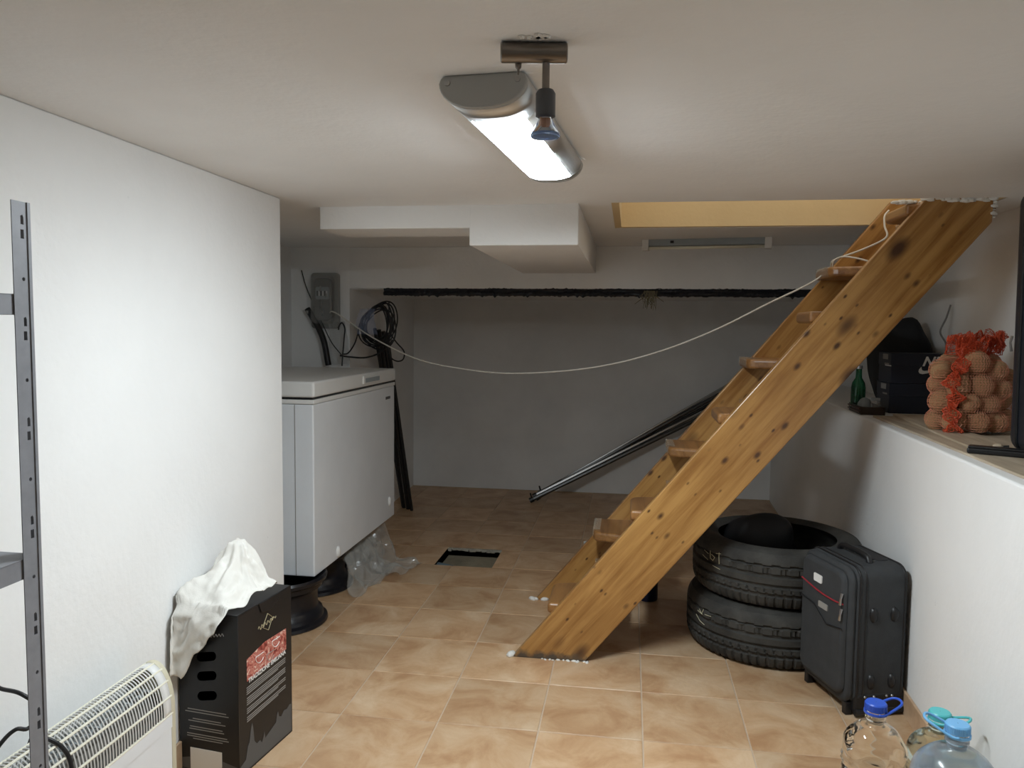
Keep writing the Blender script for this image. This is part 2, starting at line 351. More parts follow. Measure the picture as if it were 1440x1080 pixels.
# ceiling with the stair opening and its shaft
ce = MB(); th = 0.10
for a, b in (((-2.4, Y0-.2), (SX0-.03, 4.7)), ((SX1+.03, Y0-.2), (1.9, 4.7)), ((SX0-.03, Y0-.2), (SX1+.03, SY0)), ((SX0-.03, SY1+.03), (SX1+.03, 4.7))):
    ce.box((a[0], a[1], ZC), (b[0], b[1], ZC+th))
struct(ce.build('ceiling', 'ceiling'))
sh = MB(); s0 = ZC+0.0005; s1 = ZC+0.42; q = 0.05
sh.box((SX0-q, SY1, ZC+0.002), (SX1+q, SY1+q, s1)); sh.box((SX0-q, SY0-q, ZC+th+.001), (SX1+q, SY0, s1)); sh.box((SX0-q, SY0, ZC+0.002), (SX0-0.001, SY1, s1)); sh.box((SX1, SY0, ZC+0.002), (SX1+q, SY1, s1))
struct(sh.build('trim_1', 'cream'))
# walls
struct(BX('wall_left', (-2.3, Y0-.2, -0.05), (XL, YL, ZC), 'wall', bevel=0.006, seg=3))
struct(BX('wall_alcove_side', (-2.3, YL, -0.05), (-2.02, YB+.1, ZC), 'wall'))
struct(MB().prism([(-2.1, YB-0.02), (-1.66, YB), (-1.75, 6.4), (-2.1, 6.4)], -0.05, ZC).build('wall_alcove_back', 'wall'))
struct(BX('wall_back', (-2.0, YR, -0.05), (1.9, YR+.2, 1.7), 'wallback'))
struct(BX('trim_2', (-1.70, YB, ZB+0.003), (1.9, YB+.22, ZC), 'beam', bevel=0.004))
struct(BX('trim_3', (-1.80, YB+.02, ZB), (1.9, YR+.1, ZB+0.08), 'wallback'))
struct(BX('wall_right', (XR, Y0-.2, LZ-.3), (XR+.2, 6.4, ZC), 'wall'))
struct(MB().prism([(XLOW(Y0-.2), Y0-.2), (1.7, Y0-.2), (1.7, 6.4), (XLOW(6.4), 6.4)], -0.05, LZ).build('wall_right_low', 'wall', bevel=0.008, seg=3))
struct(BX('wall_front', (-2.3, Y0-.2, -0.05), (1.9, Y0, ZC), 'wall'))
# boxed duct under the ceiling
YD = 2.955
p_bf = ony(813, 344.5, YD); p_st = ony(660, 320.5, YD); p_le = ony(449.5, 322, YD)
struct(BX('trim_4', (p_st.x, YD, p_bf.z), (p_bf.x, YB+.02, ZC+.01), 'duct', bevel=0.004))
struct(BX('trim_5', (p_le.x, YD+0.001, p_st.z), (p_st.x+.01, YD+.27, ZC+.01), 'duct', bevel=0.004))
# skirting tiles
bl = struct(BX('baseboard_left', (XL, Y0, 0), (XL+0.004, YL, 0.075), 'grout'))
sk = MB().box((0, -T/2+g_, 0.0), (0.009, T/2-g_, 0.08)).mesh('skirting_tile', M['skirt'])
k = 0
while YL-T*(k+0.5) > Y0+0.2:
    o = link('tile', sk, bl, bevel=0.0015, seg=1); o.location = (XL+0.003, YL-T*(k+0.5)+0.004, 0); k += 1
BX('tile', (XL-0.12, YL-0.002, 0), (XL+0.012, YL+0.008, 0.08), 'skirt', bl, bevel=0.0015)
br = struct(MB().prism([(XLOW(Y0)-0.004, Y0), (XLOW(Y0), Y0), (XLOW(2.85), 2.85), (XLOW(2.85)-0.004, 2.85)], 0, 0.075).build('baseboard_right', 'grout'))
k = 0
while 2.84-T*(k+0.5) > Y0+0.2:
    y = 2.84-T*(k+0.5); o = link('tile', sk, br, bevel=0.0015, seg=1); o.location = (XLOW(y)-0.004, y, 0); o.rotation_euler = (0, 0, PI-math.atan(0.037)); k += 1
# ragged mortar and torn membrane along the underside of the beam
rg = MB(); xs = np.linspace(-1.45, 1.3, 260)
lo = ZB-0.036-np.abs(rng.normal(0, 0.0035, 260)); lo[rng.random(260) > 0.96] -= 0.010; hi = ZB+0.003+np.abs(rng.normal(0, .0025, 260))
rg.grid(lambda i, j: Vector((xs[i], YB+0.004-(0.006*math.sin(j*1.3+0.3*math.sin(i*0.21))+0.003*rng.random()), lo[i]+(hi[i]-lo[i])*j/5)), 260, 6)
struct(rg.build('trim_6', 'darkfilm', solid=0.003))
tu = MB()
for k in range(26):
    a = ony(914+rng.normal(0, 6), 409, YB-0.006); tu.tube([a, a+Vector((rng.normal(0, .012), -0.004, -0.03)), a+Vector((rng.normal(0, .02), -0.003, -0.05-rng.random()*0.06))], [0.003, 0.0025, 0.001], 4)
tag(tu.build('insulation_tuft', plain('tuft', (0.16, 0.14, 0.09), 0.9)), 'brownish insulation tuft hanging from the gap under the beam', 'tuft')
dm = MB()
for k in range(22):
    x = HX0+0.01+(HX1-HX0-0.02)*k/21; w_ = 0.006+0.010*rng.random(); dm.box((x-0.010, HY1-w_*(0.4+rng.random()), -0.012-0.01*rng.random()), (x+0.010, HY1+0.003, -0.0015))
dm.build('broken_edge', 'concrete', floor)
# pipe at the foot of the drain pit
tag(MB().tube([(HX0+0.001, HY0+0.07, -0.028), (HX0+0.05, HY0+0.065, -0.034), (HX0+0.10, HY0+0.06, -0.042)], 0.022, 14).build('drain_pipe', 'bluepipe', smooth=True), 'blue grey drain pipe inside the open floor pit', 'pipe')

# ------------------------------------------------------------------ ceiling lamp
n0, n1 = onz(622, 112, ZC), onz(742, 100, ZC)          # near end, at the ceiling
LW = (n1-n0).length
far_r = onz(820, 224, ZC)
ax = (far_r-n1); LL = ax.length; ax.normalize(); sx = Vector((ax.y, -ax.x, 0))
mid = n1 - sx*LW/2
LM = frame(mid, sx, ax, (0, 0, 1))                       # local x across, y along, z up; ceiling at z=0
lamp = thing('ceiling_lamp', 'lit oblong ceiling lamp with silver ends and curved white diffuser', 'lamp')
lamp.matrix_world = LM
def dprof(w, h, n=18, fl=0.014):                         # flat back, bowed front
    p = [(-w/2+0.012, -0.0), (-w/2+0.004, -0.004)]
    for k in range(n+1):
        a = PI*k/n; c, s_ = math.cos(a), math.sin(a)
        p.append((-w/2*math.copysign(abs(c)**0.80, c), -fl-(h-fl)*s_**1.0))
    p += [(w/2-0.004, -0.004), (w/2-0.012, 0)]; return p
HH = 0.062
MB().prism(dprof(LW, HH), -0.004, 0.012, 'y').build('end_cap', 'capgrey', lamp, bevel=0.004, seg=3)
MB().prism(dprof(LW, HH), LL-0.012, LL+0.004, 'y').build('end_cap', 'capgrey', lamp, bevel=0.004, seg=3)
pr = dprof(LW*0.985, HH-0.002, 24)
def shell(idx, y0, y1, off=0.0):
    mb = MB(); pts = [pr[i] for i in idx]
    mb.grid(lambda i, j: Vector((pts[i][0]*(1+off), (y0, y1)[j], pts[i][1]*(1+off))), len(pts), 2); return mb
L_ = len(pr)
shell(range(0, L_), 0.012, 0.13).build('end_band', 'chrome', lamp, smooth=True, solid=0.002)
shell(range(0, L_), LL-0.045, LL-0.012).build('end_band', 'chrome', lamp, smooth=True, solid=0.002)
shell(range(0, 11), 0.12, LL-0.035).build('side_rail', 'chrome', lamp, smooth=True, solid=0.002)
shell(range(L_-11, L_), 0.12, LL-0.035).build('side_rail', 'chrome', lamp, smooth=True, solid=0.002)
shell(range(9, L_-9), 0.125, LL-0.040, 0.004).build('diffuser', 'lamp', lamp, smooth=True, solid=0.002)
for x in (-LW/2+0.018, LW/2-0.018):
    MB().lathe([(0.0, 0), (0.0055, 0), (0.005, 0.002), (0, 0.0025)], 12, Matrix.Translation((x, -0.004, -0.014)) @ Matrix.Rotation(R(90), 4, 'X'), cap=False).build('screw', 'steel', lamp)
# ------------------------------------------------------------------ spot on its short tube
a, b = onz(704, 60, ZC), onz(798, 61, ZC)
dirn = (b-a); BL = dirn.length; dirn.normalize()
spot = thing('ceiling_spot', 'pewter tube ceiling spot with bare reflector bulb, unlit', 'spotlight')
rb = 0.0165; cz = ZC-rb+0.001
Mx = frame((a.x, a.y, cz), (0, 0, 1), (dirn.y, -dirn.x, 0), dirn)
MB().lathe([(0, 0), (rb-0.002, 0), (rb, 0.002), (rb, BL-0.002), (rb-0.002, BL), (0, BL)], 24, Mx, cap=False).build('mount_tube', 'pewter', spot, smooth=False, auto=True)
sp0 = ony(768, 84, (a.y+b.y)/2+0.005)
def vl(prof, p, n=20): return MB().lathe(prof, n, Matrix.Translation(p))
c0 = Vector((sp0.x, sp0.y, 0))
z1 = ony(766, 127, c0.y).z; z2 = ony(763, 166, c0.y).z; z3 = ony(760, 194, c0.y).z
vl([(0.0062, z1-0.002), (0.0062, cz-rb+0.004)], c0).build('stem', 'pewter', spot, auto=True)
vl([(0.012, z2), (0.0165, z2+0.002), (0.0165, z1-0.006), (0.013, z1), (0.004, z1+0.001)], c0).build('socket', plain('dark_grey_enamel', (0.085, 0.09, 0.10), 0.35), spot, auto=True)
vl([(0.010, z2+0.001), (0.012, z2-0.004), (0.018, z2-0.016), (0.0245, z3+0.006), (0.025, z3+0.002), (0.023, z3), (0.012, z3+0.001), (0.002, z3+0.001)], c0, 28).build('bulb', 'glass', spot, auto=True)
vl([(0.002, z3+0.003), (0.021, z3+0.003), (0.021, z3+0.0065), (0.002, z3+0.0065)], c0, 24).build('bulb_lens', plain('bulb_coating', (0.18, 0.30, 0.55), 0.25), spot, auto=True)
vl([(0.004, z2-0.02), (0.006, z2-0.015), (0.006, z2-0.002)], c0, 10).build('filament_tube', plain('bulb_core', (0.55, 0.25, 0.12), 0.3), spot)
fp = ony(729, 84, c0.y); fc = Vector((fp.x, fp.y, 0))
vl([(0.0055, cz-rb+0.002), (0.005, cz-rb-0.005), (0.0022, cz-rb-0.008), (0.0016, cz-rb-0.016)], fc, 12).build('finial', 'pewter', spot)
pb = MB(); q_ = onz(757, 52, ZC-0.002)
for k in range(12): pb.lathe([(0.001, -0.003), (0.004, -0.003), (0.007, 0.0), (0.004, 0.004)], 6, Matrix.Translation(q_+Vector((rng.normal(0, .014), rng.normal(0, .003), 0.001))) @ Matrix.Rotation(rng.random()*3, 4, 'Z'))
pb.build('plaster_crumb', 'putty', spot)

# ------------------------------------------------------------------ paddle staircase
stairs = thing('wooden_stair', 'steep varnished pine stair with alternating paddle treads under ceiling opening', 'staircase')
SL = 1.217; XU = -0.433; YN0, YN1, YF0, YF1 = 2.955, 2.992, 3.622, 3.657
topz = ZC+0.03
def ux(z): return XU + z/SL
near = [(XU, 0), (XU+0.283, 0), (1.238, 1.683), (1.238, topz), (ux(topz), topz)]
MB().prism(near, YN0, YN1, 'y').build('stringer', 'pine', stairs, bevel=0.004, seg=2)
MB().prism([(XU+0.012, 0), (XU+0.295, 0), (1.246, (1.246-XU-0.295)*SL), (1.246, ZC+.1), (ux(ZC+.1)+0.012, ZC+.1)], YF0, YF1, 'y').build('stringer', 'pine_far', stairs, bevel=0.004, seg=2)
RISE = 0.1925
def tread(z, wide_far):
    xn = ux(z)-0.045; xb = xn+0.30; ya, yb = YN1-0.006, YF0+0.006; ym = (ya+yb)/2
    t = lambda y: y if wide_far else ya+yb-y
    p = [(xn+0.165, ya), (xn+0.165, ym-0.02), (xn+0.145, ym+0.03), (xn+0.03, ym+0.06), (xn+0.008, ym+0.07), (xn, ym+0.095), (xn, yb), (xb, yb), (xb, ya)]
    p = [(x, t(y)) for x, y in p]
    if not wide_far: p = p[::-1]
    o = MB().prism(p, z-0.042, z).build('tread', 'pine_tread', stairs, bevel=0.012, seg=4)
    e = [(xn-0.001, ym+0.11), (xn-0.001, yb-0.012), ] if wide_far else [(xn+0.164, ym+0.04), (xn+0.164, yb-0.012)]
    for q in range(1):
        g = MB(); (x0, y0), (x1, y1) = e
        g.box((x0-0.002, y0, z-0.03), (x0+0.001, y1, z+0.003)); g.box((x0-0.002, y0, z+0.0005), (x0+0.03, y1, z+0.003)); g.build('edge_guard', 'guard', o)
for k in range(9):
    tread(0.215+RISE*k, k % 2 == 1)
def blob(parent, pts, r, mat='putty', name='plaster_blob'):
    mb = MB()
    for p in pts:
        s_ = r*(0.6+0.8*rng.random())
        mb.lathe([(0.001, -s_*.5), (s_*.9, -s_*.35), (s_, 0.1*s_), (s_*.55, s_*.55), (0.001, s_*.6)], 7, Matrix.Translation(p) @ Matrix.Rotation(rng.random()*6, 4, 'Z') @ Matrix.Diagonal((1.4, 0.8, 1, 1)))
    return mb.build(name, mat, parent, smooth=True)
blob(stairs, [(XU-0.008, YN0+0.01, 0.006), (XU-0.003, YN0+0.02, 0.006), (XU-0.012, YN0+0.015, 0.004)], 0.013)
blob(stairs, [(XU+x+rng.normal(0, .004), YN0-0.001+rng.normal(0, .002), 0.001) for x in np.linspace(0.12, 0.30, 14)], 0.006)
blob(stairs, [(XU+x, YF0-0.006, 0.004) for x in (-0.005, 0.0, 0.01)], 0.012)
blob(stairs, [(XU+x, YF0-0.006, 0.004) for x in (0.055, 0.065)], 0.012)
blob(stairs, [(x+rng.normal(0, .004), YN0+0.003, ZC-0.003+rng.normal(0, .004)) for x in np.linspace(1.02, 1.235, 26)], 0.013)
blob(stairs, [(x, YN1+0.01, ZC-0.004) for x in np.linspace(0.93, 1.02, 5)], 0.012)
blob(stairs, [(1.243, YN0+0.01, z) for z in np.linspace(1.70, ZC, 6)], 0.010)
# ------------------------------------------------------------------ chest freezer on wheel rims
FX0, FX1, FY0, FY1, FZ0, FZ1 = -1.93, -1.325, 3.12, 4.27, 0.215, 1.061
fz = thing('chest_freezer', 'white chest freezer raised on black wheel rims in the alcove', 'freezer', ((FX0+FX1)/2, (FY0+FY1)/2, FZ0))
oc = Vector(fz.location)
def fb(name, a, b, mat='white_metal', bevel=0.006, parent=fz):
    return BX(name, tuple(Vector(a)-oc), tuple(Vector(b)-oc), mat, parent, bevel, 3)
fb('body', (FX0, FY0, FZ0), (FX1, FY1, FZ1-0.098))
fb('rim_strip', (FX0-0.002, FY0-0.003, FZ1-0.096), (FX1+0.003, FY1+0.003, FZ1-0.078), 'white_plastic', 0.002)
fb('gasket', (FX0+0.008, FY0+0.008, FZ1-0.080), (FX1-0.008, FY1-0.008, FZ1-0.066), 'black', 0)
lid = fb('lid', (FX0-0.004, FY0-0.006, FZ1-0.068), (FX1+0.006, FY1+0.006, FZ1), 'white_plastic', 0.01)
yh = FY0+0.60
hd = fb('handle', (FX1+0.004, yh, FZ1-0.052), (FX1+0.014, yh+0.26, FZ1-0.012), 'white_plastic', 0.004, lid)
fb('grip_recess', (FX1+0.0135, yh+0.02, FZ1-0.046), (FX1+0.0155, yh+0.24, FZ1-0.024), 'grey_plastic', 0, lid)
fb('panel_seam', (FX1-0.085, FY0-0.0012, FZ0+0.002), (FX1-0.082, FY0+0.001, FZ1-0.1), 'print', 0)
fb('badge', (FX1-0.001, FY1-0.16, FZ1-0.165), (FX1+0.0015, FY1-0.08, FZ1-0.15), 'print_dim', 0)
for yy, zz, s_ in ((FY1-0.10, FZ0+0.10, 0.016), (FY0+0.27, FZ0+0.035, 0.016)):
    MB().lathe([(0.001, 0.012), (s_*.7, 0.011), (s_, 0.004), (s_, 0)], 16, frame(Vector((FX1, yy, zz))-oc, (0, 1, 0), (0, 0, 1.7), (1, 0, 0)), cap=False).build('drain_plug', 'white_plastic', fz, smooth=True)
rimprof = [(0.10, 0.006), (0.185, 0.004), (0.203, 0.0), (0.210, 0.006), (0.207, 0.018), (0.192, 0.026), (0.186, 0.050), (0.172, 0.062), (0.166, 0.075), (0.166, 0.135), (0.172, 0.150), (0.186, 0.160), (0.190, 0.180), (0.205, 0.190), (0.208, 0.204), (0.202, 0.2145), (0.186, 0.2085), (0.160, 0.195), (0.150, 0.15), (0.06, 0.14), (0.035, 0.14)]
rim_me = MB().lathe(rimprof, 56, cap=False).mesh('wheel_rim', M['rim']); rim_me.polygons.foreach_set('use_smooth', [True]*len(rim_me.polygons)); rim_me.set_sharp_from_angle(angle=R(40))
for (x, y), lb in zip(((-1.505, 3.155), (-1.56, 3.63), (-1.60, 4.05)), ('black steel wheel rim under the corner of the freezer nearest the white wall end', 'black steel wheel rim between the plastic sheet and another rim, under the freezer', 'black steel wheel rim behind the clear plastic sheet under the freezer')):
    o = link('wheel_rim', rim_me); o.location = (x, y, 0); tag(o, lb, 'wheel rim', 'wheel rims under the freezer')
# crumpled clear plastic sheet hanging from under the freezer and spread on the floor
def sheet(n, path, wid, amp, seed, name, mat, label=None, cat=None, parent=None, fr=9):
    rg_ = np.random.default_rng(seed); ph = rg_.random(12)*6.28
    P = spline(path, 10); m = len(P); mb = MB()
    def fn(i, j):
        u, v = i/(m-1), j/(n-1); p = P[i].copy(); t = (P[min(i+1, m-1)]-P[max(i-1, 0)]).normalized()
        s_ = Vector(wid).normalized(); L = Vector(wid).length; nn = t.cross(s_).normalized()
        k = sum(math.sin(fr*(q+1)*v*(1.0+0.2*math.sin(3*u+ph[q]))+ph[q+4]+2*u*(q-1))/(q+1.0) for q in range(4))
        k += 0.5*math.sin(17*u+9*v+ph[9])
        r_ = p + s_*L*(v-0.5)*(1+0.15*math.sin(4*u+ph[8])) + nn*amp*k
        r_.z = max(r_.z, 0.003+0.002*((i+j) % 2)); return r_
    mb.grid(fn, m, n)
    o = mb.build(name, mat, parent, smooth=False)
    return tag(o, label, cat) if label else o
ps = sheet(44, [(-1.42, 3.76, 0.205), (-1.35, 3.76, 0.16), (-1.31, 3.73, 0.07), (-1.27, 3.72, 0.012), (-1.24, 3.74, 0.01)], (0.02, 0.42, 0), 0.013, 3, 'plastic_sheet', 'film', 'crumpled clear plastic sheet hanging under the freezer onto the tiles', 'plastic sheet', fr=14)
sheet(30, [(-1.38, 4.0, 0.20), (-1.33, 3.99, 0.10), (-1.27, 3.96, 0.03), (-1.17, 3.95, 0.035), (-1.12, 3.96, 0.012)], (0.05, 0.26, 0), 0.014, 5, 'sheet_fold', 'film', parent=ps, fr=11)
sheet(30, [(-1.40, 3.80, 0.20), (-1.345, 3.82, 0.12), (-1.295, 3.83, 0.03), (-1.22, 3.84, 0.012)], (0.0, 0.40, 0), 0.012, 8, 'sheet_fold', 'film', parent=ps, fr=17)

# ------------------------------------------------------------------ tyres
def tyre_mesh():
    nu, Ro, W, Ri = 384, 0.338, 0.225, 0.235
    # profile: outer side wall, tread (fine), other side wall, inner
    prof = []
    for k in range(9):                                   # lower side wall from bead to shoulder
        t = k/8; prof.append((Ri+(Ro-0.022-Ri)*t, -W/2+0.012-0.014*math.sin(PI*t)**1.0, 0))
    nt_ = 46
    for k in range(nt_+1):
        s_ = -1+2*k/nt_; prof.append((Ro-0.020*abs(s_)**5, s_*(W/2-0.010), 1))
    for k in range(9):
        t = 1-k/8; prof.append((Ri+(Ro-0.022-Ri)*t, W/2-0.012+0.014*math.sin(PI*t), 0))
    for k in range(1, 8):                                # inside
        t = k/8; prof.append((Ri+0.012+(Ro-0.028-Ri)*math.sin(PI*t)**0.6, (W/2-0.02)*(1-2*t), 0))
    def depth(th_, s_):
        g = 0.0
        for c, wd in ((-0.52, 0.05), (-0.17, 0.05), (0.22, 0.05), (0.56, 0.035)):
            if abs(s_-c) < wd: g = 0.010
        n = 64; u = th_/(2*PI)*n
        if s_ < -0.57:                                   # shoulder blocks
            if (u % 1) < 0.17: g = max(g, 0.008)
        elif s_ < -0.2:
            if ((u+1.6*(s_+0.5)) % 1) < 0.17 and s_ > -0.45: g = max(g, 0.007)
        elif s_ > 0.24:                                  # row of rounded sipes
            v = (u*0.5) % 1; c = (v-0.5)*2; e = (s_-0.38)/0.3
            if abs(math.hypot(c*0.9, e)-0.72) < 0.13: g = max(g, 0.006)
        return g
    P = len(prof); ss = [(-1+2*(k-9)/nt_) if prof[k][2] else 0 for k in range(P)]
    mb = MB(); vs = []
    for i in range(nu):
        a = 2*PI*i/nu; ca, sa = math.cos(a), math.sin(a)
        for k in range(P):
            r_, z, f_ = prof[k]
            if f_: r_ -= depth(a, ss[k])
            elif k < 9 or 9+nt_ < k <= 18+nt_:
                rr = (r_-Ri)/(Ro-Ri); r_ = r_; z += 0.0015*math.copysign(1, z)*(1 if 0.35 < rr < 0.42 or 0.62 < rr < 0.66 else 0)
            vs.append((r_*ca, r_*sa, z+W/2))
    fs = [(i*P+k, ((i+1) % nu)*P+k, ((i+1) % nu)*P+(k+1) % P, i*P+(k+1) % P) for i in range(nu) for k in range(P)]
    mb.add(vs, fs); me = mb.mesh('tyre_body', M['rubber']); me.polygons.foreach_set('use_smooth', [True]*len(me.polygons)); me.set_sharp_from_angle(angle=R(30)); return me, Ro, W
ty_me, TR, TW = tyre_mesh()
TC = [(0.602, 3.315, 0.003), (0.622, 3.325, 0.2345)]
marks = [[[(0.0, .155), (0.035, .15)], [(0.012, .165), (0.03, .150), (0.04, .172)], [(-0.01, .135), (0.02, .118), (0.05, .112)], [(0.05, .155), (0.085, .158)]],
         [[(0.0, .172), (0.03, .165)], [(-0.01, .15), (0.03, .14)], [(0.04, .18), (0.045, .15), (0.06, .145), (0.07, .16), (0.05, .168)], [(0.09, .185), (0.095, .14)], [(0.075, .178), (0.1, .182)], [(0.06, .125), (0.10, .12)]]]
for (p, lb, rot, mk) in zip(TC, ('worn black car tyre lying flat on the tiles, beneath another', 'worn black car tyre lying on top of another tyre'), (0.3, 1.1), marks):
    t = thing('car_tyre', lb, 'tyre', p, 0, 'stacked car tyres')
    o = link('tyre_body', ty_me, t); o.rotation_euler = (0, 0, rot)
    a0 = R(205); cm = MB()
    for st in mk:
        pts = []
        for q in range(len(st)-1):
            for k in range(5):
                f_ = k/4; s_ = st[q][0]*(1-f_)+st[q+1][0]*f_; z = st[q][1]*(1-f_)+st[q+1][1]*f_
                a_ = a0+s_/TR; rr = TR-0.020*abs((z-TW/2)/(TW/2-0.01))**5+0.0006; pts.append((rr*math.cos(a_), rr*math.sin(a_), z))
        cm.tube(pts, 0.0012, 5)
    cm.build('chalk_mark', 'chalk', t)['label'] = 'pale yellow chalk figures'
# black bag lying in the hole of the upper tyre
def lump(name, c, r, seed, mat, label, cat, pw=2.4, amp=0.08, n=(48, 24), zmin=None, group=None, rz=0):
    rg_ = np.random.default_rng(seed); D = rg_.normal(size=(9, 3))*2.2; PH = rg_.random(9)*6.28
    mb = MB(); nu, nv = n
    def fn(i, j):
        a, b_ = 2*PI*i/nu, -PI/2+PI*j/(nv-1); e = 2/pw
        cp = lambda x: math.copysign(abs(x)**e, x)
        d = Vector((cp(math.cos(b_))*cp(math.cos(a)), cp(math.cos(b_))*cp(math.sin(a)), cp(math.sin(b_))))
        k = 1+amp*sum(math.sin(Vector(D[q]).dot(d)+PH[q]) for q in range(9))/3
        p = Vector((d.x*r[0]*k, d.y*r[1]*k, d.z*r[2]*k)); p.rotate(Matrix.Rotation(rz, 3, 'Z')); p += Vector(c)
        if zmin is not None: p.z = max(p.z, zmin)
        return p
    mb.grid(fn, nu, nv, True); o = mb.build(name, mat, smooth=True); return tag(o, label, cat, group) if label else o
lump('black_bag', (0.585, 3.47, 0.365), (0.15, 0.07, 0.125), 4, 'rubber_in', 'soft black bag stuffed into the hole of the upper tyre', 'bag', zmin=0.232)

# ------------------------------------------------------------------ standing soft suitcase
SW, SD, SH = 0.30, 0.232, 0.475
A = Vector((0.725, 2.660, 0)); ta = R(108); fx = Vector((math.cos(ta), math.sin(ta), 0)); dx = Vector((math.cos(ta-PI/2), math.sin(ta-PI/2), 0))
case = thing('suitcase', 'small black fabric suitcase with red zip line, standing against the tyres', 'suitcase')
case.matrix_world = frame(A, fx, dx, (0, 0, 1))           # local x along the front, y towards the back, z up
def rbox(x0, y0, z0, x1, y1, z1, r, mat, name, parent, axis='y', bevel=0.01):   # rounded outline, extruded in y
    return MB().prism(rrect(x0, z0, x1, z1, r, 6), y0, y1, axis).build(name, mat, parent, bevel=bevel, seg=3, auto=True)
zb = 0.035
rbox(0.0, 0.045, zb, SW, SD, zb+SH, 0.045, 'fabric', 'shell', case, bevel=0.014)
rbox(-0.003, 0.052, zb-0.003, SW+0.003, 0.060, zb+SH+0.003, 0.048, 'black', 'zip_piping', case, bevel=0.003)
rbox(-0.003, 0.074, zb-0.003, SW+0.003, 0.080, zb+SH+0.003, 0.048, 'black', 'zip_piping', case, bevel=0.003)
rbox(-0.003, SD-0.016, zb-0.003, SW+0.003, SD-0.006, zb+SH+0.003, 0.048, 'black', 'zip_piping', case, bevel=0.003)
rbox(0.004, 0.022, zb+0.004, SW-0.004, 0.05, zb+SH-0.004, 0.045, 'fabric', 'front_panel', case, bevel=0.016)
pk = rbox(0.018, 0.004, zb+0.03, SW-0.018, 0.035, zb+SH-0.02, 0.04, 'fabric', 'front_pocket', case, bevel=0.016)
zz = zb+SH-0.125
MB().tube(spline([(0.02, 0.0045, zz), (0.08, 0.0025, zz-0.004), (0.17, 0.002, zz-0.001), (SW-0.022, 0.0045, zz+0.012)], 8), 0.0028, 8).build('zip_line', 'red', pk)
MB().tube([(0.02, 0.003, zz-0.085), (0.11, 0.0005, zz-0.10), (0.19, 0.001, zz-0.055), (SW-0.02, 0.003, zz-0.05)], 0.0022, 6).build('pocket_seam', 'black', pk)
MB().prism(rrect(0.145, zz+0.028, 0.195, zz+0.056, 0.005), 0.0005, 0.0045, 'y').build('name_tag', 'white_print', pk)
MB().prism(rrect(0.105, zz-0.055, 0.160, zz-0.034, 0.002), 0.0005, 0.004, 'y').build('emblem', 'print', pk)
for q, zq in enumerate((zz+0.035, zz-0.018)):
    MB().tube([(0.026, 0.004, zq), (0.022, -0.003, zq-0.018), (0.025, -0.003, zq-0.038)], [0.005, 0.0035, 0.005], 8).build('zip_pull', 'steel', pk)
for y in (0.105, 0.182):
    for z in (zb+0.085, zb+0.315):
        MB().lathe([(0.001, -0.012), (0.007, -0.011), (0.0125, -0.006), (0.014, 0.002)], 18, frame((0.0, y, z), (0, 1, 0), (0, 0, 1.9), (1, 0, 0)), cap=False).build('side_foot', 'black', case, smooth=True)
for y in (0.085, 0.118, 0.165, 0.185):
    MB().lathe([(0.0005, -0.004), (0.004, -0.003), (0.0048, 0.001)], 12, frame((-0.003, y, zb+0.034), (0, 1, 0), (0, 0, 1), (1, 0, 0)), cap=False).build('rivet', 'steel', case, smooth=True)
MB().box((-0.004, 0.05, 0.012), (SW+0.004, SD+0.002, zb+0.045)).build('base_guard', 'black', case, bevel=0.012, seg=3)
MB().tube([(x, y, 0.018) for x, y in ((-0.002, 0.05), (-0.002, SD), (SW, SD), (SW, 0.05))], 0.012, 8).build('base_rail', 'black', case)
for x in (0.03, SW-0.03):
    MB().lathe([(0.006, -0.012), (0.02, -0.012), (0.022, 0), (0.02, 0.012), (0.006, 0.012)], 18, frame((x, SD-0.02, 0.021), (0, 1, 0), (0, 0, 1), (1, 0, 0))).build('wheel', 'rubber_in', case)
for x in (0.03, SW-0.03): MB().box((x-0.012, 0.03, 0), (x+0.012, 0.055, zb+0.01)).build('front_foot', 'black', case, bevel=0.003)
MB().prism(rrect(0.075, 0.155, 0.225, 0.215, 0.02), zb+SH-0.012, zb+SH+0.003).build('handle_well', 'rubber_in', case, bevel=0.003)
MB().tube(spline([(0.06, 0.125, zb+SH-0.004), (0.08, 0.125, zb+SH+0.018), (0.15, 0.122, zb+SH+0.024), (0.22, 0.125, zb+SH+0.018), (0.24, 0.125, zb+SH-0.004)], 6), 0.010, 10).build('carry_handle', 'black', case, smooth=True)
for x in (0.075, 0.12, 0.18, 0.225):
    MB().lathe([(0.004, 0), (0.004, 0.003), (0.001, 0.004)], 10, Matrix.Translation((x, 0.150, zb+SH-0.001))).build('rivet', 'steel', case)

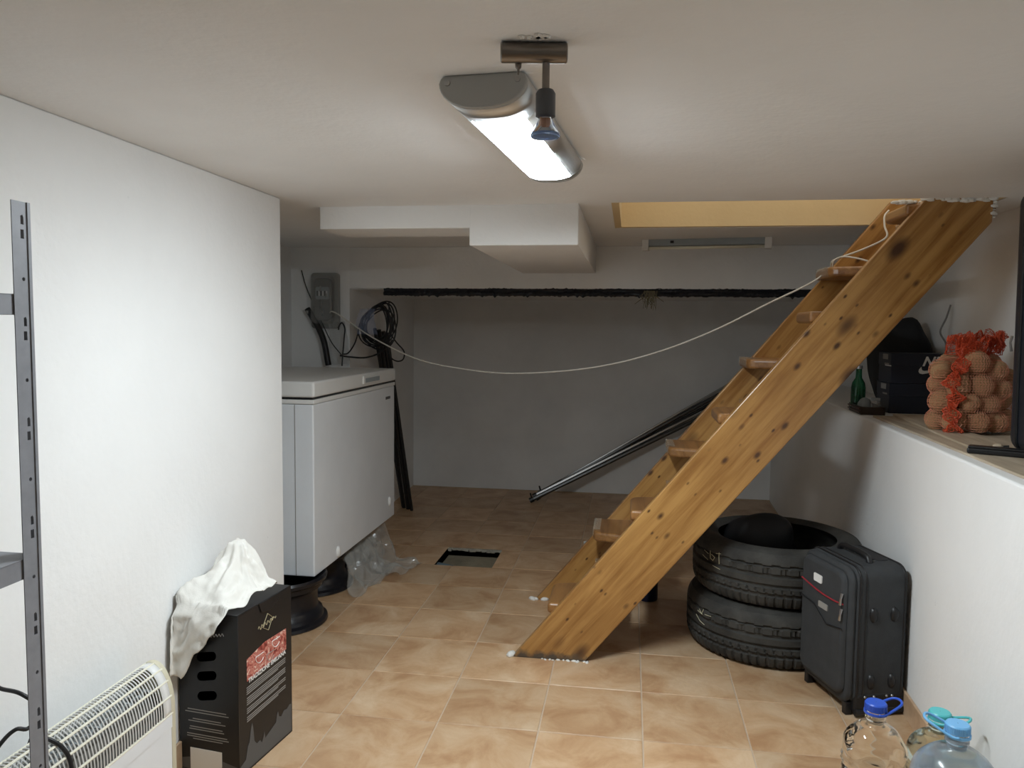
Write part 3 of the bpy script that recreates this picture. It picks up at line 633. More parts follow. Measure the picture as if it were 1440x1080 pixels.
# ------------------------------------------------------------------ water bottles
def bottle(p, h, r, mat, cap, label, seed, loop, dent=0.008):
    t = thing('water_bottle', label, 'bottle', p, 0, 'large water bottles by the right wall')
    rg_ = np.random.default_rng(seed); prof = []
    hb = h-0.055; zs = np.linspace(0, 1, 46)
    for u in zs:
        z = 0.004+u*(hb-0.004)
        if u < 0.70:
            rr = r*(0.955+0.045*math.cos(u*58)**2 if u > 0.06 else 0.80+0.155*(u/0.06)**0.5)
        else:
            v = (u-0.70)/0.30; rr = r*(max(math.cos(v*PI/2), 0)**0.62)*0.98+0.021*v
        prof.append((max(rr, 0.021), z))
    prof += [(0.0215, hb+0.012), (0.026, hb+0.014), (0.026, hb+0.019), (0.0215, hb+0.021), (0.0215, h-0.006)]
    inner = [(max(a-0.0012, 0.003), b+0.001) for a, b in prof[::-1]]
    nseg = 48; mb = MB()
    mb.lathe([(0.004, 0.012)]+[(a, b) for a, b in prof]+[(0.004, h-0.005)], nseg, cap=True)
    vs = []
    for (x, y, z) in mb.v:
        a = math.atan2(y, x); u = z/h; f_ = 1+dent*(math.sin(5*a+z*70+seed)+0.7*math.sin(3*a-z*110)+0.5*math.sin(9*a+z*40))*(1 if 0.1 < u < 0.78 else 0)
        vs.append((x*f_, y*f_, z))
    mb.v = vs; mb.build('bottle_body', mat, t, smooth=True)
    capo = MB().lathe([(0.001, h+0.002), (0.024, h+0.002), (0.0265, h-0.001), (0.0268, h-0.018), (0.025, h-0.019)], 40, cap=False).build('cap', cap, t, auto=True)
    rid = MB()
    for k in range(40):
        a = 2*PI*k/40; rid.box((0.0262, -0.0008, h-0.017), (0.0275, 0.0008, h-0.002), Matrix.Rotation(a, 4, 'Z'))
    rid.build('cap_ribs', cap, capo)
    MB().lathe([(0.026, h-0.027), (0.029, h-0.027), (0.029, h-0.021), (0.026, h-0.021)], 36, cap=False).build('neck_ring', cap, t)
    hp = spline([Vector((0.028*math.cos(a), 0.028*math.sin(a), h-0.022)) for a in (loop-1.9, loop-1.2)] + [Vector((0.062*math.cos(loop-0.32), 0.062*math.sin(loop-0.32), h-0.004)), Vector((0.070*math.cos(loop), 0.070*math.sin(loop), h+0.001)), Vector((0.062*math.cos(loop+0.32), 0.062*math.sin(loop+0.32), h-0.004))] + [Vector((0.028*math.cos(a), 0.028*math.sin(a), h-0.022)) for a in (loop+1.2, loop+1.9)], 6)
    MB().tube(hp, 0.0034, 8).build('carry_loop', cap, t, smooth=True)
    return t
b1 = onz(1232, 988, 0.33); bottle((b1.x, b1.y, 0), 0.33, 0.078, 'pet', 'blue_cap', 'clear plastic water bottle with dark blue cap, nearest the suitcase', 1, R(20), 0.022)
b2 = onz(1347, 1018, 0.385); bottle((b2.x, b2.y, 0), 0.385, 0.096, 'pet_blue', 'sky_cap', 'blue tinted plastic water bottle with pale blue cap', 2, R(150))
b3 = onz(1322, 1001, 0.30); bottle((b3.x, b3.y, 0), 0.30, 0.076, 'pet_teal', 'teal_cap', 'greenish plastic water bottle with turquoise cap behind the blue one', 3, R(330))

# ------------------------------------------------------------------ black ham carton
BW, BD, BH = 0.20, 0.276, 0.478
P0 = Vector((-1.080, 2.0, 0)); ba = R(-7.3)
ex = Vector((math.cos(ba), math.sin(ba), 0)); ey = Vector((-ex.y, ex.x, 0))
BMW = frame(P0-ex*BW, ex, ey, (0, 0, 1))                   # local x: left to right of the front, y: depth
carton = thing('ham_carton', 'black printed ham carton with pink picture, standing by the white wall', 'box')
carton.matrix_world = BMW
body = MB(); tk = 0.003
body.box((0, tk, 0), (tk, BD, BH-tk)); body.box((BW-tk, tk, 0), (BW, BD, BH-tk)); body.box((tk, BD-tk, 0), (BW-tk, BD, BH-tk)); body.box((0, tk, 0), (BW, BD, tk))
body.build('carton_body', 'card', carton)
holes = []
for zc in (0.347, 0.290, 0.231):
    holes.append([(x, z+0.18*(x-BW/2)) for x, z in rrect(0.062, zc-0.014, 0.128, zc+0.014, 0.0138, 6)][::-1])
fp_ = set_mat(plate([(0, 0), (BW, 0), (BW, BH-tk), (0, BH-tk)], holes, tk), 'card')
o = link('front_panel', fp_, carton); o.matrix_local = frame((0, tk/2, 0), (1, 0, 0), (0, 0, 1), (0, -1, 0))
MB().box((0, 0, BH-tk), (BW, BD, BH)).build('top_flap', 'card', carton, bevel=0.0015)
rfm = lambda u, z, off=0.0006: frame((BW+off, u, z), (0, 1, 0), (0, 0, 1), (1, 0, 0))      # right face: local x along depth
def rface(poly, mat, name, th=0.0005):
    return MB().prism(poly, 0, th, 'z', rfm(0, 0, 0.0002)).build(name, mat, carton)
MB().tube([(BW+0.001, 0.10, BH-0.0), (BW+0.004, 0.115, BH-0.028), (BW+0.003, 0.155, BH-0.034), (BW+0.004, 0.195, BH-0.020), (BW+0.001, 0.21, BH)], 0.0015, 6).build('flap_edge', 'card', carton)
MB().prism([(0.10, BH), (0.112, BH-0.03), (0.155, BH-0.037), (0.197, BH-0.022), (0.212, BH)], 0.001, 0.004, 'z', rfm(0, 0, 0)).build('tuck_flap', 'card', carton, bevel=0.001)
rface([(0.040, 0.268), (0.245, 0.283), (0.245, 0.350), (0.130, 0.352), (0.040, 0.334)], 'ham', 'picture_print')
for k, u, v in ((0, 0.105, 0.315), (1, 0.19, 0.33), (2, 0.16, 0.30)):
    MB().tube([Vector((BW+0.0008, u+0.022*math.cos(a), v+0.012*math.sin(a)+0.004*math.cos(2*a))) for a in np.linspace(0.3, 5.6, 22)], 0.0012, 5).build('slice_print', 'white_print' if k < 2 else 'print', carton)
me = set_mat(text_mesh('TRADIZIONE EMILIANA', 0.0185, 0.0003, bold=0.0004), 'white_print'); me.transform(frame((BW+0.0012, 0.143, 0.272), (0, 1, 0.05), (0, 0, 1), (1, 0, 0)))
link('lettering', me, carton)
lines = MB()
for r_ in range(17):
    if r_ in (4, 9, 13): continue
    z = 0.250-0.0063*r_; b_ = 0.239-(0.04 if r_ in (3, 8, 12, 16) else 0)
    lines.prism([(0.038, z-0.0014), (b_, z+0.006), (b_, z+0.0088), (0.038, z+0.0014)], 0, 0.0004, 'z', rfm(0, 0, 0.0002))
tag(lines.build('fine_print', 'print', carton), kind='stuff')
lg = [Vector((BW+0.0008, 0.146+0.026*x, 0.407+0.026*z)) for x, z in ((0, 1), (1, 0.25), (0.15, -1), (-1, -0.3), (0, 1))]
MB().tube(lg, 0.0012, 5).build('logo_frame', 'gold', carton)
sg = [Vector((BW+0.001, 0.098+0.092*t, 0.403+0.006*t+0.006*math.sin(t*38)*(1-0.4*t))) for t in np.linspace(0, 1, 60)]
MB().tube(sg, 0.0012, 5).build('logo_script', 'gold', carton)
rg_ = np.random.default_rng(12); sk_ = [(0.004, 0.006)]; u = 0.004
sil = [(0.004, 0.03), (0.03, 0.04), (0.04, 0.075), (0.048, 0.082), (0.056, 0.12), (0.062, 0.135), (0.067, 0.115), (0.072, 0.075), (0.085, 0.06), (0.10, 0.062), (0.11, 0.05), (0.118, 0.062), (0.122, 0.078), (0.127, 0.055), (0.16, 0.066), (0.185, 0.075), (0.19, 0.095), (0.196, 0.105), (0.202, 0.085), (0.215, 0.08), (0.23, 0.092), (0.245, 0.088), (0.26, 0.096), (0.27, 0.094)]
rface([(0.004, 0.006)] + sil + [(0.27, 0.006)], 'print_dim', 'skyline_print')
fl_ = MB()
for r_, (z, a_, b_) in enumerate(((0.184, .028, .158), (0.176, .020, .166), (0.156, .045, .14), (0.149, .03, .155), (0.132, .035, .145), (0.125, .033, .15), (0.110, .025, .16), (0.103, .025, .165), (0.096, .045, .145))):
    fl_.box((a_, -0.0004, z-0.0012), (b_, 0.001, z+0.0012))
tag(fl_.build('fine_print', 'print', carton), kind='stuff')
MB().tube([Vector((0.105+0.05*t, -0.0006, 0.408+0.010*t+0.004*math.sin(t*30))) for t in np.linspace(0, 1, 40)], 0.001, 5).build('logo_script', 'print', carton)
MB().box((0.035, -0.0008, -0.0), (0.142, 0.0005, 0.068)).build('sticker', 'white_print', carton)
MB().prism([(0.004, 0.003), (0.004, 0.032), (0.05, 0.042), (0.10, 0.048), (0.15, 0.04), (BW-0.004, 0.030), (BW-0.004, 0.003)], -0.0003, 0.001, 'y').build('ground_print', 'print_dim', carton)

# ------------------------------------------------------------------ cloth thrown over the carton: laid out from its peak, over the top and down the front
from mathutils import noise as mnoise
def cloth_surface():
    cx, cy = 0.082, 0.175; wx = XL+0.010-(P0-ex*BW).x
    def H(x, y):
        r1 = math.hypot((x-cx)/0.058, (y-cy)/0.064); r2 = math.hypot((x-0.105)/0.06, (y-0.075)/0.05); r3 = math.hypot((x-0.03)/0.05, (y-0.06)/0.07)
        return BH+0.006+0.150*math.exp(-r1**2.2)+0.050*math.exp(-r2**2)+0.045*math.exp(-r3**2)
    keys = [(0, .18), (25, .19), (50, .13), (90, .125), (135, .12), (180, .13), (215, .20), (235, .40), (248, .455), (258, .44), (270, .36), (285, .30), (305, .235), (330, .19), (360, .18)]
    def LEN(t):
        t %= 360
        for (a, la), (b, lb) in zip(keys, keys[1:]):
            if a <= t <= b: f_ = (t-a)/(b-a); return la+(lb-la)*f_*f_*(3-2*f_)
    nt_, ns = 200, 72; V = []
    for i in range(nt_):
        th_ = 360*i/nt_; d = Vector((math.cos(R(th_)), math.sin(R(th_)), 0)); L = LEN(th_)*(1+0.06*mnoise.noise(Vector((d.x*3, d.y*3, 4.2)))); ds = L/(ns-1)
        x, y = cx, cy; hang = None; z = H(x, y); down = 0.0
        for k in range(ns):
            if k:
                if hang is None:
                    e_ = 1e-3; sl = (H(x+d.x*e_, y+d.y*e_)-H(x, y))/e_; st = ds/math.sqrt(1+sl*sl); x += d.x*st; y += d.y*st; z = H(x, y)
                    if y < -0.006 or x > BW+0.006 or y > BD+0.006: hang = (x, y)
                    lim = wx-0.13*y+0.004
                    if x < lim: x = lim
                else: down += ds
            s_ = k*ds; u = Vector((d.x*s_, d.y*s_, 0))
            r_ = 1-abs(mnoise.noise(Vector((u.x*13+3, u.y*13, 1.7))))*1.6; r2_ = 1-abs(mnoise.noise(Vector((u.x*30, u.y*30+7, 5.1))))*1.6; r3_ = mnoise.noise(Vector((u.x*70, u.y*70, 9)))
            fold = math.sin(R(th_)*9+3*mnoise.noise(u*6))*min(1, s_/0.10)
            am = min(1, s_/0.03)
            amp = am*(0.016*r_+0.007*r2_+0.0022*r3_+0.010*fold)
            if hang is None: p = Vector((x+d.x*amp*0.3, y+d.y*amp*0.3, max(z+amp*0.8, BH+0.003 if (0 <= x <= BW and 0 <= y <= BD) else -1)))
            else:
                f_ = min(1, down/0.03); p = Vector((x+0.25*d.x*down+0.010*math.sin(s_*25+th_*0.2), y-0.004-f_*(0.004+abs(amp)*0.8)-0.02*f_*(1-math.exp(-down/0.1)), z-down*0.97))
                p.x = max(p.x, wx-0.13*p.y+0.003+0.004*r_)
            V.append(p)
    return V, nt_, ns
Vc, nt_, ns_ = cloth_surface()
mb = MB(); mb.v = [tuple(p) for p in Vc]; mb.f = [(i*ns_+k, ((i+1) % nt_)*ns_+k, ((i+1) % nt_)*ns_+k+1, i*ns_+k+1) for i in range(nt_) for k in range(1, ns_-1)]
mb.f += [tuple(i*ns_+1 for i in range(nt_-1, -1, -1))]
cl = mb.build('cotton_cloth', 'cloth', smooth=True, solid=0.0016); cl.matrix_world = BMW
tag(cl, 'crumpled white cotton cloth thrown over the black carton', 'cloth')

# ------------------------------------------------------------------ convector heater
QX0, QX1, QY0, QY1, QZ = -1.262, -1.150, 1.13, 1.79, 0.425
heat = thing('convector_heater', 'white convector heater with rounded slotted top beside the black carton', 'heater', ((QX0+QX1)/2, (QY0+QY1)/2, 0))
hc = Vector(heat.location)
hr = (QX1-QX0)/2; hz = QZ-0.115; hcx = 0.0; hw = QY1-QY0
def harc(a, rr=1.0):            # a: 0 front spring line, PI back; ellipse
    return (hcx+hr*rr*math.cos(a), hz+(0.115)*rr*math.sin(a))
MB().box((-hr, -hw/2, 0.035), (hr, hw/2, hz-0.035)).build('casing', 'white_metal', heat, bevel=0.004)
endp = [(-hr-0.003, 0.03)] + [(hr+0.003, 0.03)] + [harc(PI*k/20, 1.03) for k in range(21)]
for y in (-hw/2-0.012, hw/2-0.006):
    MB().prism(endp, y, y+0.018, 'y').build('end_panel', 'cream_plastic', heat, bevel=0.003)
grl = MB(); nring = 58
for i in range(nring):
    y = -hw/2+0.035+(hw-0.07)*i/(nring-1)
    pts = [(harc(a)[0], y, harc(a)[1]) for a in np.linspace(-0.16, PI, 26)]
    grl.tube(pts, 0.0020, 4)
grille = grl.build('grille_rings', 'white_plastic', heat); grille['kind'] = 'stuff'
for k, a in enumerate((-0.12, 0.28, 0.66, 1.04, 1.42, 1.82, 2.25, 2.7)):
    x, z = harc(a); MB().tube([(x, -hw/2, z), (x, hw/2, z)], 0.0032, 6).build('grille_bar', 'ivory', heat)
for y0, y1 in ((-hw/2, -hw/2+0.035), (hw/2-0.035, hw/2-0.006)):
    g = MB(); g.grid(lambda i, j: Vector((harc(PI*i/22-0.16*(1-i/22))[0], (y0, y1)[j], harc(PI*i/22-0.16*(1-i/22))[1])), 23, 2); g.build('grille_end', 'white_plastic', heat, smooth=True, solid=0.003)
g = MB(); g.grid(lambda i, j: Vector(((hr, hr)[i], (-hw/2, hw/2)[j], (hz-0.05, hz-0.015)[i])), 2, 2); g.build('front_lip', 'white_metal', heat, solid=0.003)
g = MB(); g.grid(lambda i, j: Vector((harc(PI*i/22, 0.62)[0], (-hw/2+.01, hw/2-.01)[j], hz-0.03+0.62*0.115*math.sin(PI*i/22))), 23, 2); g.build('inner_shell', plain('inner_grey', (0.16, 0.155, 0.14), 0.6), heat, smooth=True, solid=0.002)
for k in range(3):
    x = -0.022+0.022*k; MB().tube(spline([(x+0.006*math.sin(q*2.4), -hw/2+0.05+(hw-0.1)*q/40, hz+0.065+0.008*math.cos(q*2.4)) for q in range(41)], 2), 0.0035, 5).build('heating_element', 'grey_plastic', heat)
for y in (-hw/2+0.08, hw/2-0.08): MB().box((-hr-0.02+0.02, y-0.02, 0), (hr+0.02, y+0.02, 0.036)).build('foot', 'cream_plastic', heat, bevel=0.004)
MB().box((hr-0.0005, hw/2-0.40, 0.185), (hr+0.001, hw/2-0.18, 0.1865)).build('stripe', plain('pink_line', (0.6, 0.35, 0.33), 0.5), heat)
# ------------------------------------------------------------------ black cords by the rack and over the heater
yk = hc.y-0.045
pts = [(hc.x+harc(a, 1.07)[0], yk+0.012*math.sin(3*a), harc(a, 1.07)[1]) for a in np.linspace(2.7, -0.1, 12)] 
pts = [(-1.262, yk+0.02, 0.30)] + pts + [(QX1+0.010, yk+0.005, 0.20), (QX1+0.012, yk-0.01, 0.08), (QX1+0.05, yk-0.03, 0.006), (QX1+0.12, yk-0.12, 0.006)]
tag(MB().tube(spline(pts, 5), 0.0045, 8).build('power_cord', 'black_cord', smooth=True), 'black power cord looped over the top of the white heater', 'cord')
pw = [ony(-40, 955, 1.35), ony(0, 968, 1.36), ony(30, 976, 1.36), ony(60, 1000, 1.38), ony(40, 1024, 1.36), ony(22, 1026, 1.34), ony(0, 1047, 1.33), ony(-50, 1100, 1.30)]
pw = [Vector((max(p.x, XL+0.02), p.y, p.z)) for p in pw]

# ------------------------------------------------------------------ grey metal shelving
RX1 = ony(40, 283, 1.112).x; RY1 = 1.112; RTOP = ony(28, 284, 1.1).z; RX0 = XL+0.015; RY0 = 0.42; FW = 0.036
rack = thing('metal_shelving', 'grey slotted metal shelving unit against the near white wall', 'shelving', ((RX0+RX1)/2, (RY0+RY1)/2, 0))
rc = Vector(rack.location)
holes = []
z = RTOP-0.028
while z > 0.06:
    def rc_(a, b, c, d): return [(a, b), (c, b), (c, d), (a, d)]
    def circ(x, y, r): return [(x+r*math.cos(2*PI*k/10), y+r*math.sin(2*PI*k/10)) for k in range(10)]
    holes += [[(0.0155+x, z+y) for x, y in ((-.003, -.007), (.003, -.007), (.003, .006), (-.001, .008), (-.003, .004))], rc_(0.0125, z-0.029, 0.0195, z-0.015), circ(0.016, z-0.092, 0.0032)]
    z -= 0.1585
post = set_mat(plate([(0, 0), (FW, 0), (FW, RTOP), (0, RTOP)], holes, 0.0014), 'grey_metal')
for xq, sx_ in ((RX1, 1), (RX0, -1)):
    for yq, sy_ in ((RY1, 1), (RY0, -1)):
        p = link('post', post, rack); o_ = (xq-rc.x, yq-rc.y, 0)
        p.matrix_local = frame(o_, (0, -sy_, 0), (0, 0, 1), (-sy_, 0, 0))
        x0_, x1_ = sorted((o_[0], o_[0]-sx_*0.030)); y0_, y1_ = sorted((o_[1], o_[1]-sy_*0.0014)); BX('post_flange', (x0_, y0_, 0), (x1_, y1_, RTOP), 'grey_metal', rack)
        x0_, x1_ = sorted((o_[0], o_[0]+sx_*0.0025)); y0_, y1_ = sorted((o_[1], o_[1]-sy_*0.006)); BX('post_lip', (x0_, y0_, 0), (x1_, y1_, RTOP), 'grey_metal', rack)
        BX('post_foot', (min(o_[0], o_[0]-sx_*.032)-.002, min(o_[1], o_[1]-sy_*.038)-.002, 0), (max(o_[0], o_[0]-sx_*.032)+.002, max(o_[1], o_[1]-sy_*.038)+.002, 0.02), 'black', rack)
for zt in (ony(10, 414, 1.1).z, ony(10, 779, 1.1).z, 0.50, 0.12):
    sf = MB(); sf.box((RX0-rc.x+0.002, RY0-rc.y+0.002, zt-0.0015), (RX1-rc.x-0.002, RY1-rc.y-0.002, zt))
    s_ = sf.build('shelf_panel', 'grey_metal', rack)
    for xq in (RX0-rc.x+0.002, RX1-rc.x-0.0035): BX('shelf_beam', (xq, RY0-rc.y+0.003, zt-0.032), (xq+0.0015, RY1-rc.y-0.003, zt-0.001), 'grey_metal', s_)
    for yq in (RY0-rc.y+0.003, RY1-rc.y-0.0045): BX('shelf_beam', (RX0-rc.x+0.003, yq, zt-0.032), (RX1-rc.x-0.003, yq+0.0015, zt-0.001), 'grey_metal', s_)
tag(MB().tube(spline(pw, 6), 0.0042, 8).build('power_cord', 'black_cord', smooth=True), 'black cord hanging against the wall behind the metal shelving post', 'cord')

# ------------------------------------------------------------------ meter, hose, cords and poles in the alcove
def aw(x, y, off=0.0): return ony(x, y, YB-0.02-off)
m0, m1 = aw(439, 384), aw(478, 462)
mt = thing('electric_meter', 'electric meter under a shiny clear cover on the alcove wall', 'meter', ((m0.x+m1.x)/2, YB-0.02, (m0.z+m1.z)/2))
mw, mh = (m1.x-m0.x), (m0.z-m1.z)
MB().prism(rrect(-mw/2, -mh/2, mw/2, mh/2, 0.02), -0.02, 0.012, 'y').build('back_plate', plain('meter_grey', (0.30, 0.30, 0.28), 0.5), mt, bevel=0.004)
MB().prism(rrect(-mw*.33, -mh*.36, mw*.33, mh*.40, 0.03), -0.055, -0.018, 'y').build('meter_body', plain('meter_dark', (0.13, 0.13, 0.12), 0.3), mt, bevel=0.01, seg=3)
MB().prism(rrect(-mw*.24, mh*.02, mw*.24, mh*.24, 0.01), -0.0575, -0.053, 'y').build('counter_window', 'grey_plastic', mt)
for k in range(6):
    BX('counter_wheel', (-mw*.2+k*mw*.067, -0.060, mh*.08), (-mw*.2+k*mw*.067+mw*.05, -0.056, mh*.17), 'white_print' if k % 2 else 'black', mt)
MB().prism(rrect(-mw*.40, -mh*.42, mw*.40, mh*.45, 0.035), -0.085, -0.02, 'y').build('clear_cover', clear_film('meter_cover', (0.6, 0.6, 0.58), 0.22, 0.06), mt, bevel=0.02, seg=4)
for dx_, dz_, l_ in ((-0.015, 0.07, 0.03), (-0.012, -0.02, 0.05), (0.0, -0.07, 0.04), (0.02, 0.03, 0.02)):
    MB().tube([(dx_, -0.060, dz_-l_/2), (dx_+0.008, -0.066, dz_), (dx_+0.004, -0.060, dz_+l_/2)], 0.0045, 8).build('glint_bit', 'steel', mt, smooth=True)  # bright steel bits added to give the meter its glints
sheet(18, [aw(473, 452, 0.03), aw(476, 470, 0.035), aw(477, 492, 0.035), aw(478, 512, 0.03)], (0.115, 0, 0), 0.006, 17, 'plastic_bag', 'film', 'thin clear plastic bag hanging below the electric meter', 'bag', fr=12)
hp = [aw(432, 434, 0.05), aw(440, 447, 0.05), aw(449, 463, 0.055), aw(456, 482, 0.06), aw(460, 503, 0.06), aw(462, 520, 0.06)]
hp[-1].z = 1.066
hs = thing('rubber_hose', 'bent black rubber hose end standing on the freezer lid', 'hose')
MB().tube(spline(hp, 6), 0.018, 12).build('hose_tube', 'black_cord', hs, smooth=True)
BX('hose_label', tuple(hp[0]+Vector((0.002, -0.021, -0.03))), tuple(hp[0]+Vector((0.014, -0.016, -0.012))), 'print', hs)
tag(MB().tube(spline([aw(424, 380, .01), aw(430, 402, .01), aw(440, 426, .012), aw(452, 452, .05), aw(466, 481, .05), aw(481, 500, .05)], 6), 0.003, 6).build('thin_cable', 'black_cord', smooth=True), 'thin dark cable running down the alcove wall past the meter', 'cable')
hk = [aw(481, 525, .10), aw(482, 500, .09), aw(484, 475, .08), aw(485, 462, .075), aw(481, 454, .07), aw(477, 458, .07), aw(476, 464, .07)]
hk[0].z = 1.066
tag(MB().tube(spline(hk, 6), [0.0045]*37, 7).build('hooked_wire', 'black_cord', smooth=True), 'black hooked wire standing on the freezer lid', 'wire')
cw = [aw(481, 498, .06), aw(490, 496, .05), aw(500, 480, .045), aw(506, 455, .04)]
tag(MB().tube(spline(cw, 6), 0.0042, 7).build('slack_cable', 'black_cord', smooth=True), 'dark slack cable looped left of the coil', 'cable')
cw = [aw(478, 500, .06), aw(492, 502, .05), aw(512, 503, .045), aw(530, 498, .05), aw(545, 487, .05), aw(552, 478, .05)]
tag(MB().tube(spline(cw, 6), 0.005, 7).build('drooping_cable', 'black_cord', smooth=True), 'black cable drooping from the coil to the hooked wire', 'cable')
# coil hung at the alcove corner
cc = ony(536, 456, YB+0.02); coil = thing('cable_coil', 'hanging coil of black cables at the recess corner above the freezer', 'cable coil')
rg_ = np.random.default_rng(31)
for k in range(11):
    rx, rz = 0.085+rg_.normal(0, .012), 0.115+rg_.normal(0, .015); o_ = Vector((rg_.normal(0, .014), -0.02-0.006*k+rg_.normal(0, .006), rg_.normal(0, .014)))
    tl = rg_.normal(0.35, .12); pts = []
    for q in range(41):
        a = 2*PI*q/40; x, z = rx*math.cos(a)*(1-0.25*math.sin(a)), rz*math.sin(a)
        pts.append(cc+o_+Vector((x*math.cos(tl)+z*math.sin(tl), 0.01*math.sin(2*a+k), -x*math.sin(tl)+z*math.cos(tl))))
    MB().tube(pts, 0.0045, 6, cap=False).build('cable_loop', 'black_cord', coil, smooth=True)
lp = [ony(549, 470, YB-.03), ony(558, 482, YB-.03), ony(568, 494, YB-.03), ony(567, 505, YB-.03), ony(559, 508, YB-.03), ony(550, 503, YB-.03), ony(546, 490, YB-.03), ony(548, 474, YB-.03)]
MB().tube(spline(lp, 6), 0.0042, 6).build('loose_loop', 'black_cord', coil, smooth=True)
MB().tube([ony(547, 424, YB+.06), ony(547, 440, YB+.0)], 0.004, 6).build('hanger_cord', 'black_cord', coil)
sheet(14, [cc+Vector((-.05, -.10, .09)), cc+Vector((-.06, -.11, .02)), cc+Vector((-.05, -.10, -.06))], (0.10, 0.02, 0), 0.006, 23, 'coil_wrap', clear_film('blue_film', (0.35, 0.42, 0.6), 0.35), parent=coil, fr=10)
# dark poles leaning in the corner behind the freezer
for k, (tx, bx, rr) in enumerate(((527, 562, .012), (533, 568, .014), (539, 574, .014), (544, 579, .011))):
    bt = onz(bx, 712+2*k, 0.0); tp = ony(tx, 462+2*k, 4.80+0.05*k)
    bt.x = max(bt.x, -1.60)
    lab = 'long dark pole leaning in the recess corner behind the freezer'
    tag(MB().tube([bt, tp], rr, 10).build('dark_pole', 'black'), lab, 'pole', 'dark poles behind the freezer')
# ------------------------------------------------------------------ white cable strung across the room to the stairs
pa, pb_ = (aw(480, 460, .05).x, YB-0.07), (0.86, 3.50)
pts = [aw(464, 440, .09), aw(466, 438, .10), aw(474, 441, .09)] + [onplane(x, y, pa, pb_) for x, y in ((490, 452), (530, 478), (590, 506), (660, 520), (720, 525), (800, 521), (870, 510), (940, 490), (1010, 462), (1080, 427), (1140, 398), (1166, 378))]
st = [ony(1170, 368, 3.45), ony(1182, 362, 3.44), ony(1215, 350, 3.42), ony(1246, 334, 3.40), ony(1244, 318, 3.42), ony(1244, 304, 3.44), ony(1250, 296, 3.46)]
tag(MB().tube(spline(pts+st, 7), 0.0040, 8).build('white_cable', 'white_cord', smooth=True), 'long white cable sagging across the recess and tied to the stair', 'cable')
tag(MB().tube(spline([ony(1171, 375, 3.45), ony(1173, 366, 3.43), ony(1186, 361, 3.42), ony(1204, 363, 3.40), ony(1224, 368, 3.38)], 7), 0.0036, 8).build('cable_end', 'white_cord', smooth=True), 'short white cable end lying over a stair tread', 'cable')
# ------------------------------------------------------------------ bundle of rails leaning on the back wall
f0 = onz(747, 703, 0.03)
for k, (dz, dy, rr, mt_) in enumerate(((0.0, 0.0, .016, 'bar'), (0.045, 0.03, .015, 'steel'), (0.012, 0.05, .014, 'black'), (0.075, 0.055, .016, 'bar'), (0.10, 0.06, .010, 'steel'))):
    a = Vector((f0.x+0.02*k, f0.y+0.05+dy, 0.022+dz*0.6)); b = ony(1075, 543-13*k*0.6, YR-0.03-0.01*k)
    b = a+(b-a)*1.08
    b.y = min(b.y, YR-rr-0.004)
    t = thing('metal_rail', ('dark aluminium rail lowest in the bundle leaning across the back wall', 'bright steel rail second in the bundle leaning across the back wall', 'black rail hidden deepest in the bundle leaning across the back wall', 'dark aluminium rail upper in the bundle leaning across the back wall', 'thin bright steel rail topmost in the bundle leaning across the back wall')[k], 'rail', group='rails leaning on the back wall')
    MB().tube([a, b], rr, 8).build('rail_bar', mt_, t)
    d = (b-a).normalized(); MB().tube([a-d*0.02, a+d*0.012], rr+0.004, 10).build('end_clip', 'black', t)
    if k in (0, 3): MB().tube([a+d*0.0, a+Vector((-0.012, -0.01, 0.05))], 0.006, 8).build('clip_hook', 'black', t)
# ------------------------------------------------------------------ tube light on the beam
l0, l1 = onz(903, 337, ZC), onz(1086, 333, ZC)
tl = thing('tube_light', 'unlit grey fluorescent tube batten under the ceiling before the beam', 'lamp')
dl = (l1-l0); LLn = dl.length; dl.normalize(); tl.matrix_world = frame(l0, dl, (-dl.y, dl.x, 0), (0, 0, 1))
zb_ = ony(903, 352, l0.y).z-ZC
MB().box((0, 0.004, zb_+0.022), (LLn, 0.05, 0.0005)).build('batten', 'grey_plastic', tl, bevel=0.002)
for x in (0, LLn-0.034): MB().box((x, -0.006, zb_), (x+0.034, 0.05, 0.0)).build('lamp_holder', 'white_plastic', tl, bevel=0.002)
MB().tube([(0.02, 0.012, zb_+0.011), (LLn-0.02, 0.012, zb_+0.011)], 0.008, 12).build('tube', 'ivory', tl, smooth=True)
MB().box((0.145, 0.0, zb_+0.034), (0.163, 0.006, zb_+0.047)).build('switch', 'black', tl)

# ------------------------------------------------------------------ things under the stairs
cn = onz(911, 848, 0.0)
can = thing('blue_canister', 'dark blue canister standing on the tiles under the stairs', 'canister', (cn.x, 3.72, 0))
MB().lathe([(0.03, 0.0), (0.045, 0.002), (0.048, 0.01), (0.048, 0.11), (0.046, 0.125), (0.034, 0.145), (0.03, 0.15), (0.03, 0.165), (0.004, 0.166)], 32).build('canister_body', plain('deep_blue', (0.006, 0.012, 0.05), 0.3), can, auto=True)
MB().lathe([(0.033, 0.158), (0.034, 0.16), (0.034, 0.178), (0.03, 0.181), (0.003, 0.182)], 24).build('lid', 'black', can, auto=True)
wb = onz(822, 782, 0.0)
wbx = thing('white_carton', 'small white carton on the floor behind the stair foot', 'box', (wb.x+0.05, wb.y-0.15, 0), R(10))
MB().box((-0.045, -0.035, 0), (0.045, 0.035, 0.12)).build('carton_body', 'white_print', wbx, bevel=0.002)
MB().prism([(-0.045, 0.0), (0.045, 0.0), (0.04, 0.035), (-0.04, 0.035)], 0.1195, 0.1215, 'z').build('open_flap', 'white_print', wbx)

